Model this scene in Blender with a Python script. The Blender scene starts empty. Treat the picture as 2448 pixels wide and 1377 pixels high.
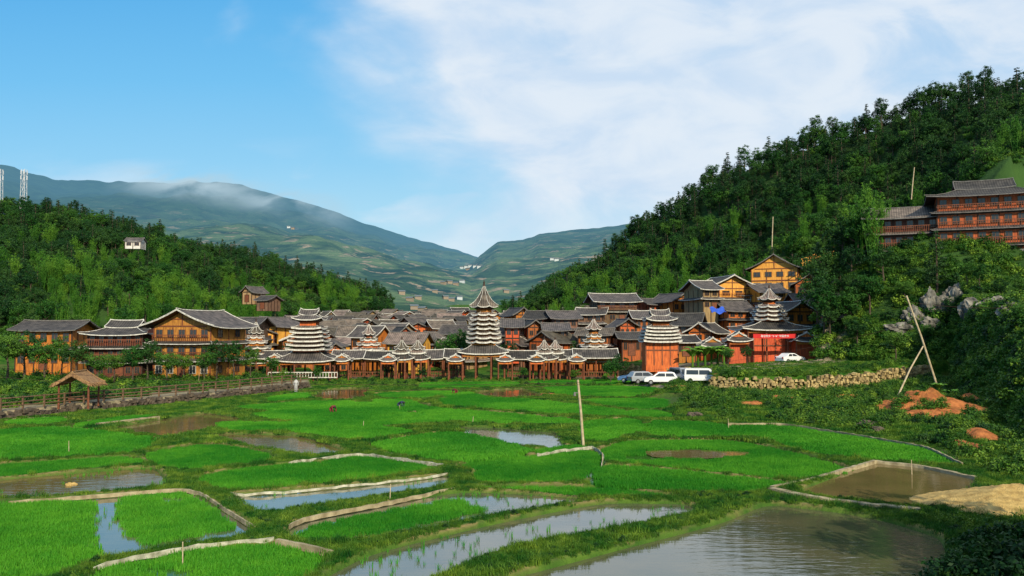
import bpy, bmesh, math, random
import numpy as np
from mathutils import Vector, Matrix
random.seed(7); rng=np.random.default_rng(7)
sc=bpy.context.scene
COL=sc.collection
F=1997.0; CX=1224.0; CY=688.5; CH=8.0; PT=math.atan(94/1997.0)
cP,sP=math.cos(PT),math.sin(PT)
def ray(px,py):
    r=(px-CX)/F; u=(CY-py)/F
    return r, cP-u*sP, sP+u*cP
def G(px,py,z=0.0):
    a,b,c=ray(px,py); t=(z-CH)/c
    return (a*t,b*t)
def X(px,d,py=800):
    a,b,c=ray(px,py); return a/b*d
def Z(py,d):
    a,b,c=ray(CX,py); return CH+c/b*d
TB=np.random.default_rng(3).random((256,256))
def vn(x,y):
    x=np.asarray(x,float); y=np.asarray(y,float)
    xi=np.floor(x).astype(int); yi=np.floor(y).astype(int)
    fx=x-xi; fy=y-yi; fx=fx*fx*(3-2*fx); fy=fy*fy*(3-2*fy)
    a=TB[xi%256,yi%256]; b=TB[(xi+1)%256,yi%256]; c=TB[xi%256,(yi+1)%256]; d=TB[(xi+1)%256,(yi+1)%256]
    return (a*(1-fx)+b*fx)*(1-fy)+(c*(1-fx)+d*fx)*fy
def fbm(x,y,o=4):
    s=0;a=.5
    for i in range(o):
        s=s+a*vn(x*2**i+17*i,y*2**i+31*i); a*=.5
    return s/(1-.5**o)
def sst(a,b,x):
    t=np.clip((x-a)/(b-a),0,1); return t*t*(3-2*t)
# ---------------------------------------------------------------- materials
def nt(m):
    m.use_nodes=True; n=m.node_tree.nodes; l=m.node_tree.links
    return n,l
def M(name,c1,c2=None,scale=1.0,rough=.8,bump=0.0,bscale=None,stretch=(1,1,1),coord='Object',rnd=0.0,spec=.3,wave=None,metal=0.0,contrast=(.35,.65),trans=0.0):
    m=bpy.data.materials.new(name); n,l=nt(m)
    bs=n['Principled BSDF']; bs.inputs['Roughness'].default_value=rough
    bs.inputs['Specular IOR Level'].default_value=spec; bs.inputs['Metallic'].default_value=metal
    if c2 is None: c2=tuple(c*.7 for c in c1)
    if coord=='World':
        g=n.new('ShaderNodeNewGeometry'); co=g.outputs['Position']
    else:
        g=n.new('ShaderNodeTexCoord'); co=g.outputs['Object']
    mp=n.new('ShaderNodeMapping'); mp.inputs['Scale'].default_value=stretch; l.new(co,mp.inputs[0])
    no=n.new('ShaderNodeTexNoise'); no.inputs['Scale'].default_value=scale; no.inputs['Detail'].default_value=6
    l.new(mp.outputs[0],no.inputs['Vector'])
    rp=n.new('ShaderNodeMapRange'); rp.inputs[1].default_value=contrast[0]; rp.inputs[2].default_value=contrast[1]
    l.new(no.outputs['Fac'],rp.inputs[0])
    mx=n.new('ShaderNodeMix'); mx.data_type='RGBA'; mx.inputs[6].default_value=(*c1,1); mx.inputs[7].default_value=(*c2,1)
    l.new(rp.outputs[0],mx.inputs[0]); col=mx.outputs[2]
    if wave:
        wv=n.new('ShaderNodeTexWave'); wv.bands_direction=wave[0]; wv.inputs['Scale'].default_value=wave[1]; wv.inputs['Distortion'].default_value=.4
        l.new(co,wv.inputs['Vector'])
        m2=n.new('ShaderNodeMix'); m2.data_type='RGBA'; m2.blend_type='MULTIPLY'; m2.inputs[0].default_value=wave[2]
        l.new(col,m2.inputs[6]); l.new(wv.outputs['Color'],m2.inputs[7]); col=m2.outputs[2]
    if rnd:
        oi=n.new('ShaderNodeObjectInfo'); mr=n.new('ShaderNodeMapRange'); mr.inputs[3].default_value=1-rnd; mr.inputs[4].default_value=1+rnd
        l.new(oi.outputs['Random'],mr.inputs[0])
        hs=n.new('ShaderNodeHueSaturation'); l.new(mr.outputs[0],hs.inputs['Value']); l.new(col,hs.inputs['Color']); 
        mh=n.new('ShaderNodeMath'); mh.operation='MULTIPLY_ADD'; mh.inputs[1].default_value=-.12*rnd; mh.inputs[2].default_value=.5+.06*rnd
        l.new(oi.outputs['Random'],mh.inputs[0]); l.new(mh.outputs[0],hs.inputs['Hue'])
        col=hs.outputs[0]
    l.new(col,bs.inputs['Base Color'])
    if bump:
        nb=n.new('ShaderNodeTexNoise'); nb.inputs['Scale'].default_value=bscale or scale*3; nb.inputs['Detail'].default_value=5
        l.new(mp.outputs[0],nb.inputs['Vector'])
        bp=n.new('ShaderNodeBump'); bp.inputs['Strength'].default_value=1; bp.inputs['Distance'].default_value=bump
        l.new(nb.outputs['Fac'],bp.inputs['Height']); l.new(bp.outputs[0],bs.inputs['Normal'])
    if trans:
        tr=n.new('ShaderNodeBsdfTranslucent'); l.new(col,tr.inputs['Color'])
        ms=n.new('ShaderNodeMixShader'); ms.inputs[0].default_value=trans
        l.new(bs.outputs[0],ms.inputs[1]); l.new(tr.outputs[0],ms.inputs[2]); l.new(ms.outputs[0],n['Material Output'].inputs[0])
    return m
mTile=M('roof_tile',(.048,.044,.043),(.12,.105,.095),1.2,.8,wave=('X',.9,.55),rnd=.5,bump=.03,bscale=9)
mTileY=M('roof_tile_side',(.048,.044,.043),(.12,.105,.095),1.2,.8,wave=('Y',.9,.55),rnd=.5,bump=.03,bscale=9)
mTileB=M('roof_tile_brown',(.085,.07,.058),(.24,.19,.15),1.0,.85,wave=('X',.9,.5),rnd=.5)
mTrim=M('lime_trim',(.74,.71,.64),(.40,.38,.34),3.5,.8)
mTrimG=M('grey_trim',(.20,.19,.175),(.11,.10,.095),2.5,.8)
mWood={}
mWood['orange']=M('orange_wood',(.58,.18,.028),(.30,.085,.016),2.2,.65,stretch=(3,3,.4),rnd=.25)
mWood['yellow']=M('yellow_wood',(.78,.40,.065),(.50,.23,.04),2.0,.65,stretch=(3,3,.4),rnd=.12)
mWood['amber']=M('amber_wood',(.54,.24,.045),(.26,.10,.02),2.0,.65,stretch=(3,3,.4))
mWood['red']=M('dark_red_wood',(.15,.035,.022),(.08,.02,.014),2.2,.6,stretch=(3,3,.4),rnd=.2)
mWood['rust']=M('rust_wood',(.52,.12,.03),(.26,.055,.018),2.2,.65,stretch=(3,3,.4),rnd=.2)
mWood['crimson']=M('crimson_wood',(.62,.11,.03),(.40,.065,.02),2.2,.65,stretch=(3,3,.4),rnd=.1)
mWood['brown']=M('weathered_wood',(.21,.12,.07),(.09,.055,.037),2.2,.75,stretch=(3,3,.4),rnd=.35)
mWood['tan']=M('pale_wood',(.45,.29,.15),(.28,.17,.08),2.2,.75,stretch=(3,3,.4),rnd=.25)
mWood['white']=M('white_plaster',(.70,.68,.62),(.5,.48,.44),1.5,.8)
mBeam=M('dark_timber',(.06,.028,.016),(.035,.018,.012),3,.6)
mBeamO=M('red_timber',(.22,.07,.03),(.12,.04,.02),3,.6)
mPane=M('window_pane',(.02,.022,.025),(.04,.04,.04),1,.15,spec=.6)
mFrame=M('window_frame',(.22,.09,.035),(.14,.055,.02),3,.6)
mFrameW=M('pale_window_frame',(.5,.48,.42),(.4,.38,.32),3,.6)
mStone=M('stone_blocks',(.50,.38,.17),(.18,.13,.06),1.6,.9,coord='World',bump=.05,bscale=8)
mStoneG=M('dark_stone',(.13,.10,.07),(.055,.045,.035),1.6,.9,coord='World',bump=.05,bscale=8)
mCliff=M('limestone',(.28,.26,.22),(.03,.03,.025),1.1,.9,coord='World',bump=.3,bscale=2.2,stretch=(1,1,.45))
mConc=M('concrete_edge',(.40,.34,.21),(.20,.16,.09),2.2,.9,coord='World',bump=.02)
mPlast=M('pale_plastic_sheet',(.50,.48,.38),(.20,.20,.13),3,.5,coord='World',bump=.03)
mPole=M('pole_wood',(.52,.43,.28),(.36,.28,.17),3,.7)
mStraw=M('straw',(.60,.41,.14),(.34,.22,.07),2.6,.95,coord='World',bump=.08,bscale=14)
mThatch=M('thatch',(.34,.20,.09),(.18,.10,.05),4,.95,bump=.06,bscale=14)
mBark=M('bark',(.10,.075,.05),(.05,.035,.025),4,.9)
mSteel=M('galvanised_steel',(.6,.62,.64),(.5,.5,.52),4,.5)
mRail=M('weathered_rail',(.17,.10,.055),(.09,.06,.035),3,.8)
mBlack=M('black_rubber',(.02,.02,.02),(.03,.03,.03),3,.7)
mRedB=M('red_cloth',(.62,.02,.02),(.5,.015,.015),1,.6)
mWhiteP=M('white_letters',(.8,.8,.8),(.75,.75,.75),1,.6)
mTarp=M('blue_tarpaulin',(.03,.10,.55),(.02,.07,.4),2,.5,bump=.08,bscale=4)
def leafmat(name,c1,c2,rnd=.35,trans=.2,scale=.55,coord='Object',ct=(.38,.62)):
    return M(name,c1,c2,scale,.6,rnd=rnd,trans=trans,spec=.2,contrast=ct,coord=coord)
mLeaf=leafmat('broad_leaves',(.014,.066,.009),(.056,.158,.017),.42)
mLeafD=leafmat('dark_leaves',(.008,.040,.009),(.028,.094,.014),.4)
mLeafB=leafmat('bamboo_leaves',(.04,.14,.012),(.095,.235,.02),.3,.25)
mLeafF=leafmat('fir_needles',(.008,.032,.010),(.022,.066,.013),.3,.1)
mShrub=leafmat('shrub_leaves',(.024,.095,.009),(.115,.225,.02),.45)
mRice=leafmat('rice_leaves',(.028,.20,.011),(.080,.31,.018),.14,.3,.09,'World',(.42,.58))
mGrass=leafmat('weed_blades',(.018,.095,.007),(.095,.185,.016),.4,.2,.5,'World')
mBanana=leafmat('banana_leaves',(.08,.22,.02),(.16,.34,.04),.2,.3)
# ---------------------------------------------------------------- mesh helpers
def npmesh(name,V,Q,mats,mi=None,smooth=False):
    me=bpy.data.meshes.new(name); k=Q.shape[1]
    me.vertices.add(len(V)); me.vertices.foreach_set('co',np.asarray(V,np.float32).ravel())
    me.loops.add(Q.size); me.loops.foreach_set('vertex_index',Q.astype(np.int32).ravel())
    me.polygons.add(len(Q)); me.polygons.foreach_set('loop_start',np.arange(0,Q.size,k,dtype=np.int32))
    if mi is not None: me.polygons.foreach_set('material_index',np.asarray(mi,np.int32))
    if smooth: me.polygons.foreach_set('use_smooth',np.ones(len(Q),bool))
    me.update(calc_edges=True)
    for m in mats: me.materials.append(m)
    return me
class B:
    def __init__(s): s.v=[];s.f=[];s.m=[]
    def poly(s,pts,mi=0):
        o=len(s.v); s.v+= [tuple(p) for p in pts]; s.f.append(tuple(range(o,o+len(pts)))); s.m.append(mi)
    def hexa(s,p,mi=0):
        o=len(s.v); s.v+=[tuple(q) for q in p]
        for f in ((0,3,2,1),(4,5,6,7),(0,1,5,4),(1,2,6,5),(2,3,7,6),(3,0,4,7)):
            s.f.append(tuple(o+i for i in f)); s.m.append(mi)
    def box(s,x0,x1,y0,y1,z0,z1,mi=0):
        s.hexa([(x0,y0,z0),(x1,y0,z0),(x1,y1,z0),(x0,y1,z0),(x0,y0,z1),(x1,y0,z1),(x1,y1,z1),(x0,y1,z1)],mi)
    def cyl(s,p0,p1,r0,r1=None,n=8,mi=0):
        if r1 is None: r1=r0
        p0=Vector(p0);p1=Vector(p1); d=(p1-p0).normalized()
        a=d.orthogonal().normalized(); b=d.cross(a); o=len(s.v)
        for p,r in ((p0,r0),(p1,r1)):
            for k in range(n):
                t=2*math.pi*k/n; s.v.append(tuple(p+a*math.cos(t)*r+b*math.sin(t)*r))
        for k in range(n):
            s.f.append((o+k,o+(k+1)%n,o+n+(k+1)%n,o+n+k)); s.m.append(mi)
        s.f.append(tuple(o+k for k in range(n))[::-1]); s.m.append(mi)
        s.f.append(tuple(o+n+k for k in range(n))); s.m.append(mi)
    def sheet(s,P,th,mt,me,mb=None):
        if mb is None: mb=me
        nu=len(P);nv=len(P[0]);o=len(s.v)
        for off in (0,th):
            for r in P:
                for p in r: s.v.append((p[0],p[1],p[2]-off))
        I=lambda i,j,k=0:o+k*nu*nv+i*nv+j
        for i in range(nu-1):
            for j in range(nv-1):
                s.f.append((I(i,j),I(i,j+1),I(i+1,j+1),I(i+1,j))); s.m.append(mt)
                s.f.append((I(i,j,1),I(i+1,j,1),I(i+1,j+1,1),I(i,j+1,1))); s.m.append(mb)
        for i in range(nu-1):
            for j in (0,nv-1):
                s.f.append((I(i,j),I(i+1,j),I(i+1,j,1),I(i,j,1))); s.m.append(me)
        for j in range(nv-1):
            for i in (0,nu-1):
                s.f.append((I(i,j),I(i,j+1),I(i,j+1,1),I(i,j,1))); s.m.append(me)
    def gable(s,L,D,z,h,axis='x',up=.15,th=.12,mt=0,me=1,ox=0,oy=0,mb=2,rr=.075):
        for sd in (-1,1):
            P=[]
            for i in range(9):
                a=-1+2*i/8; row=[]
                for j in range(5):
                    t=j/4; e=up*abs(a)**3*(.4+.8*t)
                    zz=z+h*(1-t)-.09*h*math.sin(math.pi*t)+e
                    q=(a*L,sd*t*D) if axis=='x' else (sd*t*D,a*L)
                    row.append((q[0]+ox,q[1]+oy,zz))
                P.append(row)
            s.sheet(P,th,mt,me,mb)
        pr=None
        for i in range(9):
            a=-1+2*i/8; q=(a*L*1.01,0) if axis=='x' else (0,a*L*1.01)
            p=(q[0]+ox,q[1]+oy,z+h+.06+up*.4*abs(a)**3+up*.5*abs(a)**8)
            if pr: s.cyl(pr,p,rr,rr,6,me)
            pr=p
        for a in (-1,1):
            for sd in (-1,1):
                pr=None
                for j in range(5):
                    t=j/4; zz=z+h*(1-t)-.09*h*math.sin(math.pi*t)+up*(.4+.8*t)+.04
                    q=(a*L,sd*t*D) if axis=='x' else (sd*t*D,a*L)
                    p=(q[0]+ox,q[1]+oy,zz)
                    if pr: s.cyl(pr,p,rr*.8,rr*.8,5,me)
                    pr=p
    def ring(s,inn,out,zi,zo,up=.25,th=.2,mt=0,me=1,sag=.12,ns=6,mb=2,hr=.05,mh=None):
        n=len(inn); mh=me if mh is None else mh
        for k in range(n):
            i0,i1=inn[k],inn[(k+1)%n]; o0,o1=out[k],out[(k+1)%n]; P=[]
            for i in range(ns+1):
                a=i/ns; c=abs(2*a-1)**3; row=[]
                for j in range(4):
                    t=j/3
                    x=(i0[0]*(1-a)+i1[0]*a)*(1-t)+(o0[0]*(1-a)+o1[0]*a)*t
                    y=(i0[1]*(1-a)+i1[1]*a)*(1-t)+(o0[1]*(1-a)+o1[1]*a)*t
                    z=zi*(1-t)+zo*t-sag*(zi-zo)*math.sin(math.pi*t)+up*c*t*t
                    row.append((x,y,z))
                P.append(row)
            s.sheet(P,th,mt,me,mb)
            pr=None
            for j in range(4):
                t=j/3; p=(i0[0]*(1-t)+o0[0]*t*1.03,i0[1]*(1-t)+o0[1]*t*1.03,zi*(1-t)+zo*t-sag*(zi-zo)*math.sin(math.pi*t)+up*t*t*1.2+.05)
                if pr: s.cyl(pr,p,hr,hr*.8,5,mh)
                pr=p
    def mesh(s,name,mats,smooth=False):
        me=bpy.data.meshes.new(name); me.from_pydata(s.v,[],s.f)
        me.polygons.foreach_set('material_index',s.m)
        if smooth: me.polygons.foreach_set('use_smooth',[True]*len(s.f))
        for m in mats: me.materials.append(m)
        me.update(); return me
def rect(a,b,ox=0,oy=0): return [(-a+ox,-b+oy),(a+ox,-b+oy),(a+ox,b+oy),(-a+ox,b+oy)]
def ngon(n,r): return [(r*math.cos(2*math.pi*(k+.5)/n-math.pi/2),r*math.sin(2*math.pi*(k+.5)/n-math.pi/2)) for k in range(n)]
def link(o,parent=None):
    COL.objects.link(o)
    if parent: o.parent=parent
    return o
def top(name,label,cat,loc=(0,0,0),rz=0,group=None):
    e=bpy.data.objects.new(name,None); e.empty_display_size=.3; e.location=loc; e.rotation_euler=(0,0,rz)
    e['label']=label; e['category']=cat
    if group: e['group']=group
    return link(e)
def part(name,me,parent,loc=(0,0,0),rot=(0,0,0),scale=(1,1,1),label=None):
    o=bpy.data.objects.new(name,me); o.location=loc; o.rotation_euler=rot; o.scale=scale
    if label: o['label']=label
    return link(o,parent)
def single(name,me,label,cat,loc=(0,0,0),rz=0,group=None,scale=1):
    o=bpy.data.objects.new(name,me); o.location=loc; o.rotation_euler=(0,0,rz); o.scale=(scale,)*3
    o['label']=label; o['category']=cat
    if group: o['group']=group
    return link(o)
def struct(name,me,kind='structure',label=None):
    o=bpy.data.objects.new(name,me); o['kind']=kind
    if label: o['label']=label; o['category']=name.split('_')[-1]
    return link(o)
# ---------------------------------------------------------------- field polygons
def chaik(P,n=2):
    for k in range(n):
        w=.86 if k==0 else .8
        Q=[]
        for i in range(len(P)):
            a=P[i];b=P[(i+1)%len(P)]
            Q.append((a[0]*w+b[0]*(1-w),a[1]*w+b[1]*(1-w))); Q.append((a[0]*(1-w)+b[0]*w,a[1]*(1-w)+b[1]*w))
        P=Q
    return P
def area(P):
    A=0; n=len(P)
    for i in range(n): A+=P[i][0]*P[(i+1)%n][1]-P[(i+1)%n][0]*P[i][1]
    return A/2
def offset(P,o):
    n=len(P); s=1 if area(P)>0 else -1; R=[]
    for i in range(n):
        a=np.array(P[i-1]);b=np.array(P[(i+1)%n]); t=b-a; t=t/(np.linalg.norm(t)+1e-9)
        R.append((P[i][0]+t[1]*o*s,P[i][1]-t[0]*o*s))
    return R
def W(pp,z=-.1,n=2,grow=0): 
    P=[G(*p,z) for p in pp]
    if area(P)<0: P=P[::-1]
    P=chaik(P,n) if n else P
    if grow:
        d=sum(q[1] for q in P)/len(P)
        P=offset(P,grow*min(1,max(.35,(d-30)/35)))
    return np.array(P)
PADS=[
('sky',[(-200,1215),(90,1194),(440,1174),(470,1182),(608,1266),(590,1284),(430,1308),(200,1350),(100,1400),(-250,1420)]),
('rice',[(200,1400),(260,1356),(440,1322),(650,1300),(780,1332),(720,1400)]),
('sky',[(680,1282),(700,1250),(1090,1174),(1250,1180),(1370,1190),(1400,1198),(1060,1258),(860,1298),(716,1298)]),
('sky',[(720,1410),(880,1322),(1200,1246),(1440,1200),(1640,1203),(1680,1222),(1490,1264),(1220,1310),(980,1410)]),
('pond',[(1030,1430),(1470,1314),(1720,1250),(1830,1203),(2000,1222),(2120,1244),(2250,1284),(2272,1330),(2180,1430)]),
('mud',[(1905,1176),(2090,1106),(2200,1118),(2340,1148),(2320,1172),(2215,1218),(1960,1190)]),
('mud',[(-100,1160),(30,1142),(370,1115),(402,1150),(390,1167),(170,1186),(-100,1200)]),
('sky',[(540,1182),(870,1160),(1078,1134),(1066,1164),(860,1196),(620,1230),(590,1214)]),
('rice',[(465,1142),(600,1120),(760,1104),(770,1124),(700,1167),(530,1175)]),
('rice',[(775,1102),(860,1090),(1068,1120),(860,1150),(720,1164)]),
('rice',[(1130,1130),(1240,1095),(1410,1074),(1442,1090),(1436,1115),(1380,1156),(1150,1156)]),
('rice',[(-100,1036),(150,1022),(378,1050),(330,1084),(-100,1108)]),
('rice',[(-100,1120),(300,1092),(358,1108),(150,1128),(-100,1152)]),
('rice',[(345,1084),(500,1060),(630,1082),(655,1102),(450,1126),(385,1116)]),
('mud',[(245,1026),(480,986),(590,1000),(500,1030),(400,1048)]),
('mud',[(460,1036),(720,1040),(845,1084),(740,1092),(600,1068)]),
('rice',[(520,1008),(860,1014),(1010,1034),(850,1057),(700,1034),(530,1030)]),
('rice',[(870,1064),(1080,1032),(1250,1072),(1265,1084),(1100,1110),(960,1088)]),
('rice',[(600,990),(870,960),(1000,992),(1084,1012),(930,1018),(650,1006)]),
('sky',[(1085,1018),(1200,1022),(1335,1034),(1356,1072),(1250,1068),(1105,1036)]),
('rice',[(985,960),(1040,976),(1370,1001),(1388,1018),(1120,1012),(1010,992)]),
('rice',[(1050,952),(1250,954),(1500,984),(1480,998),(1380,994),(1060,972)]),
('mud',[(1130,936),(1250,928),(1310,948),(1190,954)]),
('rice',[(1290,924),(1540,924),(1640,940),(1500,952),(1340,946)]),
('rice',[(1380,956),(1640,954),(1600,980),(1500,980)]),
('rice',[(1392,1010),(1510,1000),(1545,1030),(1440,1060),(1396,1056)]),
('rice',[(1440,1076),(1500,1054),(1750,1053),(1900,1084),(2045,1128),(1900,1149),(1700,1130),(1560,1114),(1450,1106)]),
('rice',[(1430,1114),(1560,1120),(1700,1136),(1890,1156),(1800,1180),(1640,1178),(1410,1166)]),
('rice',[(1740,1020),(1880,1020),(2210,1072),(2300,1112),(2110,1104),(1950,1086),(1820,1050)]),
('mud',[(740,950),(780,930),(890,926),(870,952),(800,958)]),
('rice',[(900,940),(1080,934),(1120,944),(980,954),(900,952)]),
('rice',[(560,974),(740,960),(860,962),(620,986)]),
('rice',[(170,1018),(300,996),(380,994),(300,1012),(200,1024)]),
('rice',[(1000,915),(1240,913),(1240,923),(1010,930)]),
('rice',[(1260,913),(1500,909),(1560,919),(1290,922)]),
('rice',[(1500,984),(1570,982),(1620,1000),(1510,1000)]),
('rice',[(1560,1006),(1700,1010),(1770,1030),(1800,1047),(1560,1048),(1552,1026)]),
('rice',[(880,958),(975,957),(985,966),(1005,986),(960,978)]),
('rice',[(1110,938),(1130,940),(1180,957),(1060,950)]),
('rice',[(20,1006),(160,998),(150,1014),(20,1022)]),
('rice',[(1100,1114),(1240,1087),(1260,1090),(1130,1126)]),
('rice',[(760,1172),(960,1150),(980,1150),(780,1172)]),
('rice',[(640,952),(735,938),(735,952),(650,964)]),
('rice',[(1280,1076),(1390,1064),(1400,1070),(1290,1088)]),
('rice',[(1110,1165),(1400,1164),(1560,1180),(1640,1190),(1400,1190),(1260,1176)]),
]
PADS=[p for k,p in enumerate(PADS) if k!=41]
PW=[W(p[1],grow=.4 if p[0]=='rice' else 0) if i!=5 else W(p[1],n=0) for i,p in enumerate(PADS)]
RICEEX=[W(p) for p in [
 [(-200,1212),(90,1200),(238,1200),(228,1250),(240,1310),(275,1345),(150,1400),(-250,1420)],
 [(275,1190),(440,1176),(470,1186),(580,1262),(500,1280),(330,1310),(275,1260)],
 [(690,1282),(760,1248),(1090,1188),(1175,1215),(1150,1230),(1060,1246),(860,1290),(720,1296)]]]
POOL=W([(1530,1078),(1640,1074),(1800,1080),(1790,1090),(1640,1098),(1560,1092)])
def sd(x,y,P):
    d=np.full(x.shape,1e9); ins=np.zeros(x.shape,bool); n=len(P)
    for i in range(n):
        ax,ay=P[i];bx,by=P[(i+1)%n]; ex,ey=bx-ax,by-ay
        t=np.clip(((x-ax)*ex+(y-ay)*ey)/(ex*ex+ey*ey+1e-12),0,1)
        d=np.minimum(d,(x-ax-t*ex)**2+(y-ay-t*ey)**2)
        c=((ay>y)!=(by>y))
        xx=(bx-ax)*(y-ay)/(by-ay+1e-12)+ax
        ins^=(c&(x<xx))
    d=np.sqrt(d); return np.where(ins,d,-d)
def padsd(x,y):
    out=np.full(x.shape,-9.0)
    for P in PW:
        m=2.0; b=(x>P[:,0].min()-m)&(x<P[:,0].max()+m)&(y>P[:,1].min()-m)&(y<P[:,1].max()+m)
        if b.any(): out[b]=np.maximum(out[b],sd(x[b],y[b],P))
    return out
SOIL=[(2165,72,3.0,2.0,.9),(2265,71,3.4,2.6,1.5),(2215,68,3.2,1.3,.5),(2335,74,1.8,1.8,1.2),(1655,68,2.4,1.5,.7),(1610,70,1.2,1.0,.3),(2315,54,1.0,2.0,.5),(2345,57,1.2,1.4,.7),(1330,101,5,1.2,.2),(1640,100,4,1.0,.3),(1880,84,3,1,.3),(2040,88,2.5,1,.4),(1560,84,2,1,.2),(1800,80,1.6,.8,.3)]
def soilf(x,y):
    s=np.zeros(np.shape(x)); nz=2.0*(fbm(x*.7,y*.7,5)-.5)
    for (px,d,rx,ry,h) in SOIL:
        q=((x-X(px,d))/rx)**2+((y-d)/ry)**2+nz
        s=np.maximum(s,1-sst(.5,1.1,q))
    return s
def mound(x,y):
    z=np.zeros(np.shape(x))
    for (px,d,rx,ry,h) in SOIL:
        z=z+h*np.exp(-(((x-X(px,d))/(rx*1.0))**2+((y-d-ry*.5)/(ry*1.1))**2))
    return z*(.55+.9*fbm(x*.8+7,y*.8,5))
def valley(y): return np.clip(y-140,0,560)*.05
RP=[1180,1260,1300,1370,1450,1520,1600,1700,1800,1920,2040,2150,2330,2448,2700,3100,3600]
RS=[760,690,650,610,568,515,474,384,336,296,250,216,165,145,150,260,420]
RD=[360,340,330,320,310,300,295,285,275,262,250,240,225,215,180,120,80]
RFp=[1180,1400,1900,2000,2150,2250,2330,2448,2620,2900,3600]; RFd=[260,215,155,146,134,112,80,58,44,26,14]
LP=[-1500,-600,0,130,220,370,520,700,830,940,1000,1060]
LS=[480,380,440,452,482,520,565,612,652,702,738,775]
LD=[200,260,300,305,310,320,330,350,370,390,400,405]
LFp=[-1500,-400,0,300,600,900,1060]; LFd=[90,150,165,190,225,280,330]
RZ=[max(0,Z(s,d)-9.5-float(valley(d))) for s,d in zip(RS,RD)]
LZ=[max(0,Z(s,d)-9.5-float(valley(d))) for s,d in zip(LS,LD)]
RZ[0]=0; LZ[-1]=0
def hillt(x,y,P,D,FP,FD):
    u=x/np.maximum(y,1); px=u*F+CX
    f=np.interp(px,FP,FD); r=np.interp(px,P,D)
    return (y-f)/(r-f),px
TCX,TCY,TZ=X(2370,130),136.0,Z(622,124)
def tdist(x,y): 
    dx=x-TCX; return np.hypot(np.where(dx<0,dx*.78,dx*.45),y-TCY)
def hills(x,y):
    t,px=hillt(x,y,RP,RD,RFp,RFd); zr=np.interp(px,RP,RZ)*np.where(px<1180,0,1)
    nz=(fbm(x*.035+9,y*.035)-.5)
    R=zr*np.clip(t,0,1)**1.12*(1-.8*np.clip(t-1,0,1.2))+nz*10*np.clip(t*4,0,1)*np.clip(2-t,0,1)*(zr>3)
    cap=7.2+.05*(y-60)+np.maximum(0,y-126)*1.2+2.0*(fbm(x*.08,y*.08)-.5)+40*sst(98,140,x)
    R=np.where(px>2150,np.minimum(R,cap),R)
    dd=tdist(x,y)
    terr=TZ-np.maximum(0,dd-12.5)*1.0+(fbm(x*.12,y*.12)-.5)*2.5*(dd>12.5)
    R=np.maximum(R,np.where((y<175)&(px>1950),terr,-9))
    t2,px=hillt(x,y,LP,LD,LFp,LFd); zl=np.interp(px,LP,LZ)*np.where(px>1060,0,1)
    L=zl*np.clip(t2,0,1)**.95*(1-.8*np.clip(t2-1,0,1.2))+nz*10*np.clip(t2*4,0,1)*np.clip(2-t2,0,1)*(zl>3)
    return np.maximum(R,0),np.maximum(L,0),t,t2
BANK=np.array([G(*p) for p in [(1560,985),(1700,1000),(1900,1008),(2150,1045),(2300,1090),(2480,1150),(3200,1150),(3200,880),(1450,880),(1500,930)]])
WALLP=[(1700,933,.6),(1780,936,.6),(1850,936,.6),(1930,933,.7),(2000,927,.9),(2080,918,1.2),(2150,910,1.5),(2230,902,1.8)]
WALLW=[G(*p) for p in WALLP]
PARKW=[G(p[0],p[1],.4) for p in [(1468,893),(1560,899),(1640,908),(1702,916)]]
PLAT=np.array(PARKW+WALLW+[G(2500,905,.6),(90,150),(X(1440,150),150),(X(1440,128),128)])
LBANK=np.array([G(*p) for p in [(-700,1080),(0,1003),(200,982),(420,962),(740,925),(745,905)]]+[(X(745,150),150),(-150,150),(-150,70)])
def H(x,y):
    x=np.asarray(x,float);y=np.asarray(y,float)
    z=.10*(fbm(x*.5,y*.5)-.5)+.3*(fbm(x*.06,y*.06)-.5)*sst(60,110,y)
    s=sd(x,y,BANK); z=z+sst(-1.5,5,s)*(.5+1.3*(fbm(x*.16,y*.16)-.5)+1.3*sst(30,52,x)*sst(78,100,y))+mound(x,y)*sst(-1.5,2,s)
    s=sd(x,y,PLAT); z=z+sst(-.1,.35,s)*1.75
    s=sd(x,y,LBANK); z=z+sst(-.1,.3,s)*.7
    p=padsd(x,y); z=z-.42*sst(-.08,.25,p)+.06*np.exp(-((p+.35)/.3)**2)
    R,L,t,t2=hills(x,y)
    return z+np.maximum(R,L)+valley(y)
def H1(x,y): return float(H(np.array([x]),np.array([y]))[0])
us=np.linspace(-1.35,1.35,860)
ys=np.concatenate([np.geomspace(6,24,60,endpoint=False),np.geomspace(24,170,520,endpoint=False),np.geomspace(170,650,90,endpoint=False),np.geomspace(650,9000,16)])
Yg,Ug=np.meshgrid(ys,us,indexing='ij'); Xg=Ug*Yg
Zg=H(Xg,Yg)
nr,nc=Xg.shape
V=np.stack([Xg,Yg,Zg],-1).reshape(-1,3)
ii=np.arange(nr*nc).reshape(nr,nc)
Q=np.stack([ii[:-1,:-1],ii[:-1,1:],ii[1:,1:],ii[1:,:-1]],-1).reshape(-1,4)
xf,yf=V[:,0],V[:,1]
soil=soilf(xf,yf)
R_,L_,t_,t2_=hills(xf,yf); forest=np.clip(np.maximum(R_,L_)/6,0,1)
gravel=sst(-1,1,sd(xf,yf,np.array([G(*p,.7) for p in [(-500,1020),(0,985),(330,965),(500,940),(740,918),(740,905),(300,935),(0,960),(-500,975)]])))
gravel=np.maximum(gravel,sst(-1,1,sd(xf,yf,np.array([(X(1480,118),110),(X(1700,112),108),(X(1960,125),116),(X(1960,150),140),(X(1480,140),132)]))))
pds=padsd(xf,yf); mud=sst(-.05,.2,pds); rim=np.exp(-((pds+.15)/.13)**2)*(.25+.75*(fbm(xf*.3,yf*.3)>.52))
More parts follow.
